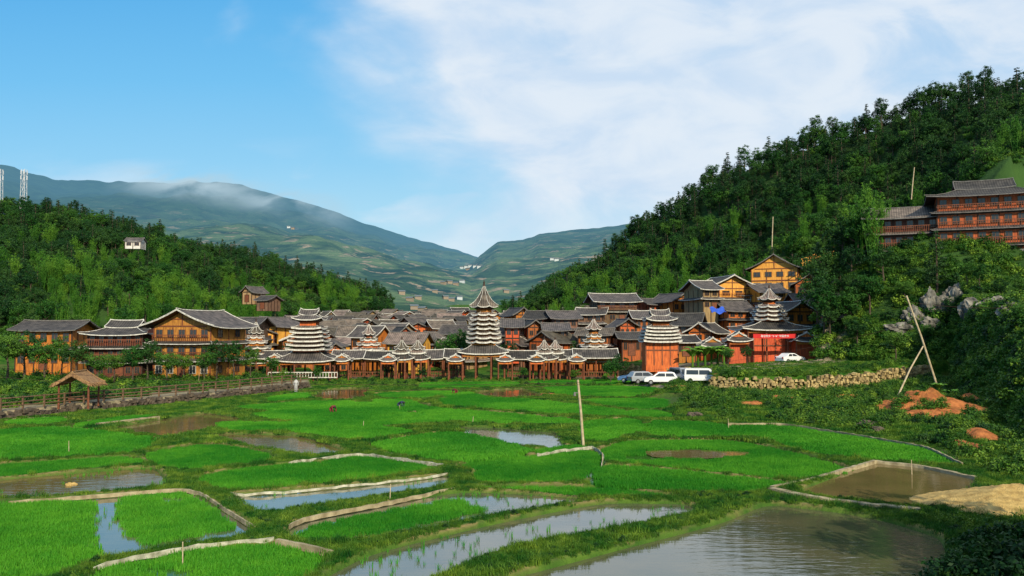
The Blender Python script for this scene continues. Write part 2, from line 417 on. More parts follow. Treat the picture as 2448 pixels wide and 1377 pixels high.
def groundmat():
    m=bpy.data.materials.new('ground_cover'); n,l=nt(m); bs=n['Principled BSDF']; bs.inputs['Roughness'].default_value=.95; bs.inputs['Specular IOR Level'].default_value=.1
    g=n.new('ShaderNodeNewGeometry')
    def noise(s,d=6):
        o=n.new('ShaderNodeTexNoise'); o.inputs['Scale'].default_value=s; o.inputs['Detail'].default_value=d; l.new(g.outputs['Position'],o.inputs['Vector']); return o.outputs['Fac']
    def rng_(s,a,b):
        o=n.new('ShaderNodeMapRange'); o.inputs[1].default_value=a;o.inputs[2].default_value=b; l.new(s,o.inputs[0]); return o.outputs[0]
    def mix(f,a,b):
        o=n.new('ShaderNodeMix'); o.data_type='RGBA'; l.new(f,o.inputs[0])
        for k,c in ((6,a),(7,b)):
            if isinstance(c,tuple): o.inputs[k].default_value=(*c,1)
            else: l.new(c,o.inputs[k])
        return o.outputs[2]
    def att(a):
        o=n.new('ShaderNodeAttribute'); o.attribute_name=a; return o.outputs['Fac']
    c=mix(rng_(noise(.9),.35,.65),(.017,.078,.007),(.065,.14,.014))
    c=mix(rng_(noise(.35),.55,.72),c,(.13,.12,.04))
    c=mix(att('rim'),c,(.22,.17,.07))
    c=mix(att('mud'),c,(.05,.09,.02))
    c=mix(att('forest'),c,mix(rng_(noise(.1),.4,.6),(.02,.05,.012),(.04,.09,.02)))
    c=mix(att('gravel'),c,mix(rng_(noise(1.5),.35,.65),(.32,.26,.17),(.17,.15,.09)))
    c=mix(att('soil'),c,mix(rng_(noise(1.6,8),.38,.62),(.47,.17,.055),(.24,.085,.03)))
    l.new(c,bs.inputs['Base Color'])
    bp=n.new('ShaderNodeBump'); bp.inputs['Distance'].default_value=.2; l.new(noise(3,8),bp.inputs['Height']); l.new(bp.outputs[0],bs.inputs['Normal'])
    return m
me=npmesh('ground',V,Q,[groundmat()],smooth=True)
for nm,a in (('soil',soil),('forest',forest),('gravel',gravel),('mud',mud),('rim',rim)):
    at=me.attributes.new(nm,'FLOAT','POINT'); at.data.foreach_set('value',a.astype(np.float32))
struct('ground',me,label='green valley floor with grassy bunds and wooded slopes')
# ---------------------------------------------------------------- water
def watermat(name,base,b2,refl,ior=1.5,rip=.010,nscale=.35):
    m=bpy.data.materials.new(name); n,l=nt(m); out=n['Material Output']; n.remove(n['Principled BSDF'])
    g=n.new('ShaderNodeNewGeometry')
    no=n.new('ShaderNodeTexNoise'); no.inputs['Scale'].default_value=nscale; no.inputs['Detail'].default_value=5; l.new(g.outputs['Position'],no.inputs['Vector'])
    mx=n.new('ShaderNodeMix'); mx.data_type='RGBA'; mx.inputs[6].default_value=(*base,1); mx.inputs[7].default_value=(*b2,1)
    mr=n.new('ShaderNodeMapRange'); mr.inputs[1].default_value=.38;mr.inputs[2].default_value=.62; l.new(no.outputs['Fac'],mr.inputs[0]); l.new(mr.outputs[0],mx.inputs[0])
    df=n.new('ShaderNodeBsdfDiffuse'); l.new(mx.outputs[2],df.inputs['Color'])
    gl=n.new('ShaderNodeBsdfGlossy'); gl.inputs['Roughness'].default_value=.03; gl.inputs['Color'].default_value=(refl,refl,refl,1)
    fr=n.new('ShaderNodeFresnel'); fr.inputs['IOR'].default_value=ior
    nb=n.new('ShaderNodeTexNoise'); nb.inputs['Scale'].default_value=1.6; nb.inputs['Detail'].default_value=4
    mp=n.new('ShaderNodeMapping'); mp.inputs['Scale'].default_value=(.6,2.2,1); mp.inputs['Rotation'].default_value=(0,0,.25); l.new(g.outputs['Position'],mp.inputs[0]); l.new(mp.outputs[0],nb.inputs['Vector'])
    bp=n.new('ShaderNodeBump'); bp.inputs['Distance'].default_value=rip; bp.inputs['Strength'].default_value=.5; l.new(nb.outputs['Fac'],bp.inputs['Height'])
    l.new(bp.outputs[0],gl.inputs['Normal']); 
    ms=n.new('ShaderNodeMixShader'); l.new(fr.outputs[0],ms.inputs[0]); l.new(df.outputs[0],ms.inputs[1]); l.new(gl.outputs[0],ms.inputs[2]); l.new(ms.outputs[0],out.inputs[0])
    return m
mWS=watermat('paddy_water_clear',(.07,.075,.045),(.12,.11,.06),1.0,2.6)
mWP=watermat('pond_water',(.07,.075,.04),(.11,.10,.05),.95,2.3,.018)
mWM=watermat('paddy_water_muddy',(.13,.10,.035),(.17,.12,.045),.85,1.5)
mWR=watermat('paddy_water_in_rice',(.03,.10,.015),(.05,.13,.02),.6,1.4)
for i,(p,Pw) in enumerate(zip([p[0] for p in PADS]+['mud'],PW+[POOL])):
    q_=offset(Pw,.3) if i<len(PW) else list(Pw)
    b=B(); b.poly([(q[0],q[1],0) for q in (q_ if area(q_)>0 else q_[::-1])])
    me=b.mesh('water',[{'sky':mWS,'mud':mWM,'rice':mWR,'pond':mWP}[p]])
    o=struct('water',me,label={'sky':'still paddy water reflecting the sky','mud':'shallow muddy brown paddy water','rice':'shallow water under rice seedlings','pond':'wide calm pond with faint ripples'}[p]); o.location.z=(-.13 if i!=5 else -.07)-.004*(i%7)+(.03 if i>=len(PW) else 0)
# ---------------------------------------------------------------- scatter
def scatter(name,pts,scl,rz,pk,srcs,kind='stuff',label=None):
    col=bpy.data.collections.get('src_'+srcs[0].name)
    if col is None:
        col=bpy.data.collections.new('src_'+srcs[0].name)
        for o in srcs: col.objects.link(o)
    key='scatter_'+col.name
    ng=bpy.data.node_groups.get(key)
    if ng is None:
        ng=bpy.data.node_groups.new(key,'GeometryNodeTree')
        ng.interface.new_socket('Geometry',in_out='INPUT',socket_type='NodeSocketGeometry')
        ng.interface.new_socket('Geometry',in_out='OUTPUT',socket_type='NodeSocketGeometry')
        n=ng.nodes;l=ng.links
        gi=n.new('NodeGroupInput');go=n.new('NodeGroupOutput')
        ip=n.new('GeometryNodeInstanceOnPoints'); ci=n.new('GeometryNodeCollectionInfo')
        ci.inputs['Collection'].default_value=col; ci.inputs['Separate Children'].default_value=True; ci.inputs['Reset Children'].default_value=True
        def na(nm,t):
            o=n.new('GeometryNodeInputNamedAttribute'); o.data_type=t; o.inputs['Name'].default_value=nm; return [q for q in o.outputs if q.enabled and q.name=='Attribute'][0]
        cx=n.new('ShaderNodeCombineXYZ'); l.new(na('rz','FLOAT'),cx.inputs[2])
        l.new(gi.outputs[0],ip.inputs['Points']); l.new(ci.outputs[0],ip.inputs['Instance']); ip.inputs['Pick Instance'].default_value=True
        l.new(na('pk','INT'),ip.inputs['Instance Index']); l.new(cx.outputs[0],ip.inputs['Rotation']); l.new(na('scl','FLOAT'),ip.inputs['Scale'])
        l.new(ip.outputs[0],go.inputs[0])
    me=bpy.data.meshes.new(name); me.vertices.add(len(pts)); me.vertices.foreach_set('co',np.asarray(pts,np.float32).ravel())
    for nm,t,a in (('scl','FLOAT',np.asarray(scl,np.float32)),('rz','FLOAT',np.asarray(rz,np.float32)),('pk','INT',np.asarray(pk,np.int32))):
        me.attributes.new(nm,t,'POINT').data.foreach_set('value',a)
    o=bpy.data.objects.new(name,me); o['kind']=kind
    if label: o['label']=label; o['category']=name.replace('_',' ')
    link(o); md=o.modifiers.new('scatter','NODES'); md.node_group=ng
    return o
def blades(n,rad,h0,h1,w,lean,r):
    a=r.random(n)*2*np.pi; q=np.sqrt(r.random(n))*rad
    bx=q*np.cos(a);by=q*np.sin(a); h=h0+(h1-h0)*r.random(n)
    la=r.random(n)*2*np.pi; ll=lean*h*r.random(n)
    wa=r.random(n)*np.pi; wx=np.cos(wa)*w/2; wy=np.sin(wa)*w/2
    z=np.zeros(n)-.05
    p0=np.stack([bx-wx,by-wy,z],-1);p1=np.stack([bx+wx,by+wy,z],-1)
    mx=bx+np.cos(la)*ll*.35;my=by+np.sin(la)*ll*.35
    p2=np.stack([mx+wx*.8,my+wy*.8,h*.6],-1);p3=np.stack([mx-wx*.8,my-wy*.8,h*.6],-1)
    tx=bx+np.cos(la)*ll;ty=by+np.sin(la)*ll
    p4=np.stack([tx+wx*.15,ty+wy*.15,h],-1);p5=np.stack([tx-wx*.15,ty-wy*.15,h],-1)
    V=np.stack([p0,p1,p2,p3,p4,p5],1).reshape(-1,3); o=np.arange(n)[:,None]*6
    Q=np.concatenate([o+np.array([[0,1,2,3]]),o+np.array([[3,2,4,5]])])
    return V,Q
def srcobj(name,V,Q,mats,mi=None):
    return bpy.data.objects.new(name,npmesh(name,V,Q,mats,mi))
riceN=[srcobj('rice_patch_%d'%k,*blades(120,.34,.12,.21,.026,.4,rng),[mRice]) for k in range(3)]
riceF=[srcobj('rice_far_%d'%k,*blades(180,.60,.16,.24,.055,.4,rng),[mRice]) for k in range(3)]
grasN=[srcobj('grass_patch_%d'%k,*blades(60,.22,.03,(.09,.12,.24)[k],.018,1.2,rng),[mGrass]) for k in range(3)]
grasF=[srcobj('grass_far_%d'%k,*blades(80,.5,.03,(.10,.13,.28)[k],.045,1.2,rng),[mGrass]) for k in range(3)]
seed=[srcobj('seedling_%d'%k,*blades(9,.07,.1,.24,.02,.9,rng),[mRice]) for k in range(2)]
def fill(P,sp,inset=.1):
    x0,y0=P.min(0);x1,y1=P.max(0)
    gx,gy=np.meshgrid(np.arange(x0,x1,sp),np.arange(y0,y1,sp))
    gx=gx.ravel()+(rng.random(gx.size)-.5)*sp; gy=gy.ravel()+(rng.random(gy.size)-.5)*sp
    k=sd(gx,gy,P)>inset; return gx[k],gy[k]
for i,(p,P) in enumerate([(p[0],P) for p,P in zip(PADS,PW)]+[('rice',P) for P in RICEEX]):
    if p!='rice': continue
    d=P[:,1].mean(); near=d<56
    x,y=fill(P,.36 if near else .6,.28 if near else .42)
    k=fbm(x*.25+5,y*.25)<(.78 if i<len(PW) else .66)
    k&=sd(x,y,POOL)<-.1
    x,y=x[k],y[k]; n=len(x)
    if n==0: continue
    fs=.85+.4*((i*37)%10)/10
    scatter('rice_crop',np.stack([x,y,np.full(n,-.15)],-1),fs*(.9+.2*rng.random(n)),rng.random(n)*6.28,rng.integers(0,3,n),riceN if near else riceF,label='bright green rice seedlings planted in a paddy')
xs,ys_=[],[]
for i in (0,2,3,6,7):
    x,y=fill(PW[i],.5,.1); k=rng.random(len(x))<.55*(fbm(x*.3,y*.3+9)>.48); xs.append(x[k]);ys_.append(y[k])
x=np.concatenate(xs);y=np.concatenate(ys_)
scatter('sparse_seedlings',np.stack([x,y,np.full(len(x),-.14)],-1),.7+.5*rng.random(len(x)),rng.random(len(x))*6,rng.integers(0,2,len(x)),seed,label='sparse rice seedlings standing in open water')
def bundpts(n,dmin,dmax):
    y=np.exp(rng.random(n)*(math.log(dmax)-math.log(dmin))+math.log(dmin)); x=(rng.random(n)*1.5-.75)*y
    p=padsd(x,y); k=(p<-.12)&(soilf(x,y)<.3)&(sd(x,y,LBANK)<.0)&(y<128)
    return x[k],y[k]
x,y=bundpts(80000,22,60); k=(rng.random(len(x))<np.clip(y/60,0,1)+.25); x,y=x[k],y[k]
scatter('bund_grass',np.stack([x,y,H(x,y)],-1),.6+.8*rng.random(len(x))**2,rng.random(len(x))*6.28,rng.choice([0,0,0,1,1,2],len(x)),grasN,label='rough green grass and weeds on the paddy bunds')
x,y=bundpts(60000,58,135)
scatter('meadow_grass',np.stack([x,y,H(x,y)],-1),.5+.8*rng.random(len(x))**2,rng.random(len(x))*6.28,rng.choice([0,0,0,1,1,2],len(x)),grasF,label='rough green grass and weeds among the far paddies')
# ---------------------------------------------------------------- trees
def leaves(C,Rd,per,size,r,up=.3,sq=.8,asp=.55):
    n=len(C)*per; c=np.repeat(C,per,0); rad=np.repeat(Rd,per)
    d=r.normal(size=(n,3)); d/=np.linalg.norm(d,axis=1)[:,None]
    p=c+d*(rad*r.random(n)**.45)[:,None]*np.array([1,1,sq])
    nm=d+r.normal(size=(n,3))*.5+np.array([0,0,up]); nm/=np.linalg.norm(nm,axis=1)[:,None]
    q=r.normal(size=(n,3)); t1=np.cross(nm,q); t1/=np.linalg.norm(t1,axis=1)[:,None]; t2=np.cross(nm,t1)
    s=(size*(.6+.8*r.random(n)))[:,None]
    V=np.stack([p-t1*s*.5,p+t2*s*asp*.5,p+t1*s*.5,p-t2*s*asp*.5],1).reshape(-1,3)
    return V,np.arange(n*4).reshape(-1,4)
def trunkgeo(h,r0,limbs,lean=0,r=random):
    b=B(); segs=5; pr=(0,0,-.4)
    for i in range(1,segs+1):
        p=(lean*i/segs+r.uniform(-.1,.1),r.uniform(-.1,.1),h*i/segs)
        b.cyl(pr,p,r0*(1-.7*(i-1)/segs),r0*(1-.7*i/segs),7); 
        if i>=2:
            for _ in range(limbs):
                a=r.uniform(0,6.28); L=h*.28*r.uniform(.6,1.2)
                q=(p[0]+math.cos(a)*L,p[1]+math.sin(a)*L,p[2]+L*.6)
                b.cyl(p,q,r0*.3,r0*.1,5)
        pr=p
    return b
def crown_broad(r,rx=2.4,rz=2.5,cz=5.2,nc=50,per=52,size=.29):
    d=r.normal(size=(nc,3)); d/=np.linalg.norm(d,axis=1)[:,None]
    rr=.4+.75*r.random(nc)**.7
    C=d*rr[:,None]*np.array([rx*.85,rx*.85,rz*.85])+np.array([0,0,cz])
    C[:,2]=np.where(C[:,2]<cz-rz*.6,C[:,2]+rz*.5,C[:,2])
    return leaves(C,.4+.6*r.random(nc),per,size,r)
def crown_fir(r,h=10,rb=2.0):
    C=[];R=[]
    z=1.6
    while z<h:
        rad=rb*(1-(z-1.2)/(h-.9))**.85+.1; n=max(2,int(rad*5))
        for k in range(n):
            a=r.random()*6.28; q=rad*(.35+.7*r.random())
            C.append((math.cos(a)*q,math.sin(a)*q,z-.25*q+r.random()*.3)); R.append(.22+.22*rad)
        z+=.42
    return leaves(np.array(C),np.array(R),20,.34,r,up=.1,sq=.45,asp=.4)
def crown_bamboo(r,h=8,n=16):
    C=[];R=[]
    for k in range(n):
        a=r.random()*6.28; b=.3+1.7*r.random(); hh=h*(.75+.35*r.random())
        for s in np.linspace(.3,1,9):
            q=b*s**2.2; droop=0 if s<.9 else -.3
            C.append((math.cos(a)*q+r.normal()*.12,math.sin(a)*q+r.normal()*.12,hh*s+droop)); R.append(.65*(1.15-s*.75))
    return leaves(np.array(C),np.array(R),15,.33,r,up=.0,sq=1.2,asp=.28)
def crown_shrub(r,s=1.0):
    nc=14; d=r.normal(size=(nc,3)); d[:,2]=abs(d[:,2]); d/=np.linalg.norm(d,axis=1)[:,None]
    C=d*np.array([.75,.75,.7])*(.4+.6*r.random(nc))[:,None]
    return leaves(C,.3+.25*r.random(nc),34,.19,r)
crownM=[];trunkM=[];trees=[]
specs=[('b',mLeaf),('b',mLeafD),('b',mLeaf),('f',mLeafF),('m',mLeafB),('t',mLeafD)]
for k,(t,m) in enumerate(specs):
    r=np.random.default_rng(20+k)
    if t=='b': V,Q=crown_broad(r,2.3+.3*(k%2),2.3+.3*(k%3),5.0+.3*k)
    elif t=='f': V,Q=crown_fir(r)
    elif t=='m': V,Q=crown_bamboo(r)
    else: V,Q=crown_broad(r,1.7,3.4,6.0,56,44)
    crownM.append(npmesh('crown',V,Q,[m]))
    tb=B()
    if t=='m':
        for a in range(14):
            an=random.uniform(0,6.28);q=random.uniform(.4,1.6); tb.cyl((math.cos(an)*.3,math.sin(an)*.3,-.3),(math.cos(an)*q,math.sin(an)*q,7.2),.06,.02,5)
        tm=tb.mesh('trunk',[mLeafB])
    else:
        tb=trunkgeo({'b':5.2,'f':9.6,'t':7.5}[t],.2,0 if t=='f' else 2); tm=tb.mesh('trunk',[mBark])
    trunkM.append(tm)
    tv=np.array(tb.v); tq=np.array([f for f in tb.f if len(f)==4])
    VV=np.concatenate([V,tv]); QQ=np.concatenate([Q,tq+len(V)])
    trees.append(srcobj('tree_src_%d'%k,VV,QQ,[m,mLeafB if t=='m' else mBark],np.concatenate([np.zeros(len(Q)),np.ones(len(tq))])))
TN=['broadleaf_tree','broadleaf_tree','broadleaf_tree','fir_tree','bamboo_clump','broadleaf_tree']
TL=['rounded broadleaf tree with mid green leaves','dense dark green broadleaf tree','rounded broadleaf tree with mid green leaves','narrow dark green fir tree','feathery light green bamboo clump','tall dark green broadleaf tree']
def tree(k,x,y,s=1.0,z=None,label=None,group=None,rz=None):
    z=H1(x,y) if z is None else z
    e=top(TN[k],label or TL[k]+' on grassy ground','tree' if k!=4 else 'bamboo',(x,y,z),random.uniform(0,6.28) if rz is None else rz,group)
    e.scale=(s,s,s*random.uniform(.9,1.1))
    part('trunk',trunkM[k],e); part('crown',crownM[k],e)
    return e
def forestpts(side,sp):
    gx,gy=np.meshgrid(np.arange(-330,300,sp),np.arange(20,430,sp))
    gx=gx.ravel()+(rng.random(gx.size)-.5)*sp*.95; gy=gy.ravel()+(rng.random(gy.size)-.5)*sp*.95
    R,L,t,t2=hills(gx,gy); px=gx/gy*F+CX
    if side=='R':
        k=(R>1.2)&(t<1.12)&(px>1190)&(px<3300)&(R>=L)&~((px>2060)&(px<2700)&((gy<128)|(tdist(gx,gy)<14.5)))&~((px>2640)&(gy<75))
    else: k=(L>1.5)&(t2<1.12)&(px<1060)&(px>-500)&(L>R)&~((px>275)&(px<345)&(gy>222)&(gy<242))
    k&=(gx>-250)
    return gx[k],gy[k],px[k],(t if side=='R' else t2)[k]
for side in 'RL':
    x,y,px,t=forestpts(side,2.95); n=len(x)
    z=H(x,y)-.3
    nzz=fbm(x*.03+3,y*.03+8); nz3=fbm(x*.05+40,y*.05+11)
    pk=rng.choice([0,1,2,5],n,p=[.27,.31,.22,.20]); pk=np.where((nz3>.58)&(rng.random(n)<.7),1,pk); pk=np.where((nz3<.40)&(rng.random(n)<.6),0,pk)
    bam=(nzz>.55)&(rng.random(n)<.75)&(t<.65); pk=np.where(bam,4,pk)
    fir=(rng.random(n)<np.where(t>.7,.28,.10)); pk=np.where(fir,3,pk)
    s=.46+.68*rng.random(n)**1.7; s=np.where(pk==3,s*.95,s)
    d=np.hypot(x,y); vis=(px<2600)&(px>-150); order=np.argsort(np.where(vis,d,1e6))[:110]
    mk=np.zeros(n,bool); mk[order]=True
    for i in np.where(mk)[0]: tree(int(pk[i]),x[i],y[i],float(s[i]),float(z[i]),TL[pk[i]]+' on the wooded slope','hillside trees')
    q=~mk
    scatter('forest',np.stack([x,y,z],-1)[q],s[q],rng.random(q.sum())*6.28,pk[q],trees,label='dense mixed woodland covering the hillside')
shr=[srcobj('shrub_src_%d'%k,*crown_shrub(np.random.default_rng(50+k)),[mShrub if k<2 else mLeafD]) for k in range(3)]
shrM=[o.data for o in shr]
def shrubs(name,n,px0,px1,cond,s0,s1,lab,dr=(25,180),pr=None):
    y=np.exp(rng.random(n)*(math.log(dr[1])-math.log(dr[0]))+math.log(dr[0])); px=px0+(px1-px0)*rng.random(n); x=(px-CX)/F*y
    k=cond(x,y,px); x,y=x[k],y[k]; s=s0+(s1-s0)*rng.random(len(x))**1.5
    scatter(name,np.stack([x,y,H(x,y)],-1),s,rng.random(len(x))*6.28,rng.choice([0,1,2],len(x),p=pr or [.4,.4,.2]),shr,label=lab)
def c_slope(x,y,px):
    R,L,t,t2=hills(x,y); return (R>.3)&(y<175)&(px>1700)&(fbm(x*.15,y*.15)>.28)&(soilf(x,y)<.3)&(tdist(x,y)>11.5)
shrubs('undergrowth',28000,1900,3200,c_slope,.35,1.6,'dense tangled undergrowth on the steep bank',(24,175),[.42,.38,.2])
def c_bank(x,y,px):
    s=sd(x,y,BANK); p=sd(x,y,PLAT)
    return (s>-.5)&(padsd(x,y)<-.8)&((soilf(x,y)<.3)|(rng.random(len(x))<.08))&(fbm(x*.14,y*.14)>.38)&((p<-1.2)|((p>.3)&(p<3)))
shrubs('weeds',14000,1480,2600,c_bank,.16,.95,'leafy weeds and low bushes on rough ground',(40,112),[.47,.43,.10])
def c_lb(x,y,px): return (sd(x,y,LBANK)>2.5)&(fbm(x*.15+3,y*.15)>.45)&(y<135)
shrubs('garden_shrubs',4200,-300,760,c_lb,.35,1.3,'low garden shrubs beside the riverside path',(70,134))
def c_front(x,y,px): return (y>116)&(y<129)&(sd(x,y,LBANK)<0)&(sd(x,y,PLAT)<0)
shrubs('village_edge_shrubs',600,500,1500,c_front,.25,.75,'low shrubs at the foot of the covered bridge',(112,130))
def c_bund(x,y,px):
    p=padsd(x,y); return (p<-.2)&(fbm(x*.3,y*.3+4)>.52)&(sd(x,y,LBANK)<-.5)&(soilf(x,y)<.3)
shrubs('bund_weeds',11000,-100,2500,c_bund,.10,.24,'small leafy weeds along the paddy bunds',(26,118),[.3,.3,.4])
# ---------------------------------------------------------------- houses
wb=B(); wb.box(-.5,.5,-.03,.03,0,1,0)
for a in ((-.55,.55,-.06,.0,-.06,0),(-.55,.55,-.06,.0,1,1.06),(-.55,-.47,-.06,0,0,1),(.47,.55,-.06,0,0,1),(-.025,.025,-.055,0,0,1)): wb.box(*a,1)
winM=wb.mesh('window',[mPane,mFrame]); winW=wb.mesh('window',[mPane,mFrameW])
db=B(); db.box(-.5,.5,-.04,.04,0,2,0); db.box(-.58,-.5,-.07,.03,0,2.1,1); db.box(.5,.58,-.07,.03,0,2.1,1); db.box(-.5,.5,-.07,.03,2,2.1,1)
doorM=db.mesh('door',[mBeamO,mBeam])
def house(px,d,y_ridge,y_eave,y_base,wpx,depth=8,axis='x',wood='orange',rz=0,trim='w',storeys=2,win=3,pent=True,label=None,name='house',up=.15,tile=None,group=None,ov=.9,zb=None,open_gable=False,door=True,balc=False,foot=2.5,pdr=False,panels=False):
    sc_=d/F; w=wpx*sc_-2*ov; w=max(w,2.5); z0=Z(y_base,d) if zb is None else zb; he=Z(y_eave,d)-z0; hr=Z(y_ridge,d)-Z(y_eave,d)
    e=top(name,label or '%s wooden house with dark tiled roof'%wood,'house',(X(px,d,y_eave),d+depth/2,z0),rz,group)
    W_=mWood[wood]; b=B()
    he2=he+.12
    b.box(-w/2,w/2,-depth/2,depth/2,-foot,he2,0)
    if axis=='y':
        b.poly([(-w/2,-depth/2,he2),(w/2,-depth/2,he2),(0,-depth/2,he+hr*.93)],1 if open_gable else 0); b.poly([(w/2,depth/2,he2),(-w/2,depth/2,he2),(0,depth/2,he+hr*.93)],0)
        b.box(-w*.42,w*.42,-depth/2-.07,-depth/2+.02,he+.1,he+.28,1); b.box(-.09,.09,-depth/2-.06,-depth/2+.02,he+.28,he+hr*.85,1)
        b.box(-w*.22,w*.22,-depth/2-.065,-depth/2+.02,he+hr*.45,he+hr*.45+.16,1)
    else:
        for s in (-1,1): b.poly([(s*w/2,-depth/2,he2),(s*w/2,depth/2,he2),(s*w/2,0,he+hr*(.93 if axis=='x' else .5))],0)
    nb=max(2,int(w/2.6)); 
    for i in range(nb+1):
        xx=-w/2+w*i/nb; b.box(xx-.09,xx+.09,-depth/2-.06,-depth/2+.02,-foot,he,1)
    for s in (-1,1):
        for i in range(1,4): b.box(s*(w/2+.02)-.04,s*(w/2+.02)+.04,-depth/2+depth*i/4-.09,-depth/2+depth*i/4+.09,-foot,he,1)
    sh=he/storeys
    for s in range(1,storeys): b.box(-w/2-.05,w/2+.05,-depth/2-.1,-depth/2+.02,s*sh-.12,s*sh+.1,1)
    part('wall',b.mesh('wall',[W_,mBeam if wood not in('yellow','amber') else mBeamO]),e)
    tr=mTrim if trim=='w' else mTrimG
    b=B(); tl=tile or mTile
    if tl is mTile and axis=='y': tl=mTileY
    if axis=='x': b.gable(w/2+ov,depth/2+ov,he-.05,hr,'x',up,.12)
    elif axis=='y': b.gable(depth/2+ov,w/2+ov,he-.05,hr,'y',up,.12)
    else:
        b.ring(rect(w*.28,depth*.22),rect(w/2+ov,depth/2+ov),he+hr*.5,he-.05,.3,.12); b.gable(w*.28+.3,depth*.22+.2,he+hr*.5,hr*.5,'x',.15,.12)
    part('roof',b.mesh('roof',[tl,tr,mBeam]),e)
    if pent and storeys>1:
        for s in range(1,storeys):
            b=B(); b.ring(rect(w/2,depth/2),rect(w/2+.85,depth/2+.85),s*sh+.55,s*sh+.12,.1,.09,ns=4,hr=.04)
            part('pent_roof',b.mesh('pent_roof',[tl,tr,mBeam]),e)
    if balc:
        for s in range(1,storeys):
            b=B(); zz=s*sh+(.55 if pent else .1)
            b.box(-w/2,w/2,-depth/2-.62,-depth/2-.55,zz+.75,zz+.85,0)
            m=int(w/.3)
            for i in range(m): xx=-w/2+w*(i+.5)/m; b.box(xx-.04,xx+.04,-depth/2-.61,-depth/2-.56,zz-.1,zz+.75,0)
            part('balcony_railing',b.mesh('balcony_railing',[mBeamO if wood!='yellow' else mWood['orange']]),e)
    for s in range(storeys):
        zz=s*sh+sh*(.36 if not(pent and s>0) else .44)
        wh=min(1.3,sh*.42)
        for i in range(win):
            xx=-w/2+w*(i+.5)/win
            if s==0 and door and i==win//2:
                part('door',doorM,e,(xx,-depth/2-.05,.0),scale=(1.1,1,min(1,sh*.8/2.1))); continue
            part('window',winW if pdr and s==0 else winM,e,(xx,-depth/2-.05,zz),scale=(min(1.4,w/win*.55),1,wh))
        if panels:
            for sx_ in (-1,1):
                for yy in (-.25,.25): part('window',winM,e,(sx_*(w/2+.05),yy*depth,zz),(0,0,sx_*math.pi/2),(1.2,1,wh))
    return e
house(452,116,741,783,897,200,9,'y','amber',-.22,'w',3,5,True,'large amber timber house with glazed ground floor',ov=1.4,zb=.8,up=.25,balc=True,pdr=True,panels=True)
house(268,118,766,800,893,155,9,'hip','red',0.1,'w',3,6,True,'dark red timber house with tiered tiled roofs',zb=.8,up=.3,balc=True)
house(102,128,766,790,868,158,8,'x','orange',0.05,'g',2,5,True,'orange timber house with plain grey tiled roof',zb=1.5)
house(570,140,758,780,850,100,9,'x','brown',0.0,'g',2,3,True,'weathered timber house with dark tiled roof')
house(655,152,758,782,850,110,9,'y','yellow',-.5,'g',2,3,False,'bright orange timber house with front gable')
house(600,196,684,700,722,40,5,'y','tan',-.4,'g',1,1,False,'pale timber hut on the wooded hillside',ov=.6,foot=.5)
house(635,190,706,718,738,44,5,'x','brown',-.3,'g',1,1,False,'weathered timber hut on the wooded hillside',ov=.6,foot=.5)
house(316,226,567,577,592,42,4,'x','white',0.1,'g',1,2,False,'small white rendered building on the wooded hillside',ov=.3,foot=.3,door=False)
# right cluster
house(1742,166,658,692,742,160,10,'y','yellow',.15,'w',2,4,True,'new yellow timber house with wide gable roof',ov=1.2,balc=True)
house(1688,160,668,692,742,62,9,'x','tan',.2,'w',2,2,True,'pale fronted timber house with tiled roof')
house(1880,174,608,644,722,130,11,'y','yellow',-.45,'g',3,4,False,'tall yellow timber house under construction',ov=1.0,panels=True)
house(1470,172,700,722,772,120,9,'x','brown',.1,'w',2,4,True,'weathered brown timber house with open upper floor',ov=1.1,balc=True)
house(1420,168,735,752,800,80,8,'x','brown',-.2,'w',2,3,True)
house(1565,176,712,728,775,64,8,'x','rust',.2,'g',2,3,False,'rust red timber house above the lane')
house(1615,172,700,722,775,76,8,'y','orange',.4,'g',2,3,False,'orange timber house with front gable')
house(1540,160,742,762,830,60,8,'x','rust',0,'w',2,3,False,'rust red timber house with tiled roof')
house(1495,152,762,782,828,60,8,'y','crimson',.1,'g',2,3,False,'red timber house with tiled roof')
house(1655,150,748,778,835,86,9,'x','brown',-.35,'g',2,3,True,'weathered timber house with broad dark roof')
house(1705,142,772,797,850,80,9,'y','orange',-.5,'w',2,3,True,'orange timber house with steep gable')
house(1760,158,718,744,790,84,8,'x','orange',.2,'g',2,3,True,'orange timber house with broad grey roof')
house(1840,162,676,700,756,84,8,'x','yellow',.15,'g',2,3,True,'yellow timber house with balcony below the slope',balc=True)
house(1895,148,720,748,850,100,9,'y','orange',.3,'w',3,3,True,'tall orange timber house beside the drum tower')
house(1945,152,700,728,810,86,8,'x','crimson',.0,'g',2,3,True,'red timber house beside the drum tower')
house(1800,166,690,706,760,66,7,'x','orange',-.3,'g',2,2,True,'orange timber house tucked behind the tower')
house(1950,164,655,682,740,86,8,'y','rust',-.3,'g',2,2,True,'rust red timber house stepping up the slope')
house(1235,165,735,755,800,56,8,'y','orange',.3,'g',2,2,False,'orange timber house with gable front')
house(1290,160,742,762,815,64,8,'x','rust',-.2,'g',2,2,True,'rust red timber house with grey roof')
house(1345,158,742,762,820,80,8,'x','brown',.15,'g',2,3,True)
house(1225,148,762,782,835,54,8,'x','crimson',.0,'g',2,2,False,'red timber house with grey roof')
house(1268,152,765,785,835,50,8,'y','rust',.2,'g',2,2,False,'rust red timber house with gable front')
house(1330,148,772,790,840,70,8,'x','brown',.0,'g',2,3,True)
house(1510,142,794,810,850,70,7,'x','rust',0,'g',1,3,False)
house(1640,138,802,818,852,70,7,'x','orange',0,'w',1,3,False)
random.seed(11)
cw=['brown','brown','tan','orange','tan','rust','brown','yellow','orange','rust']
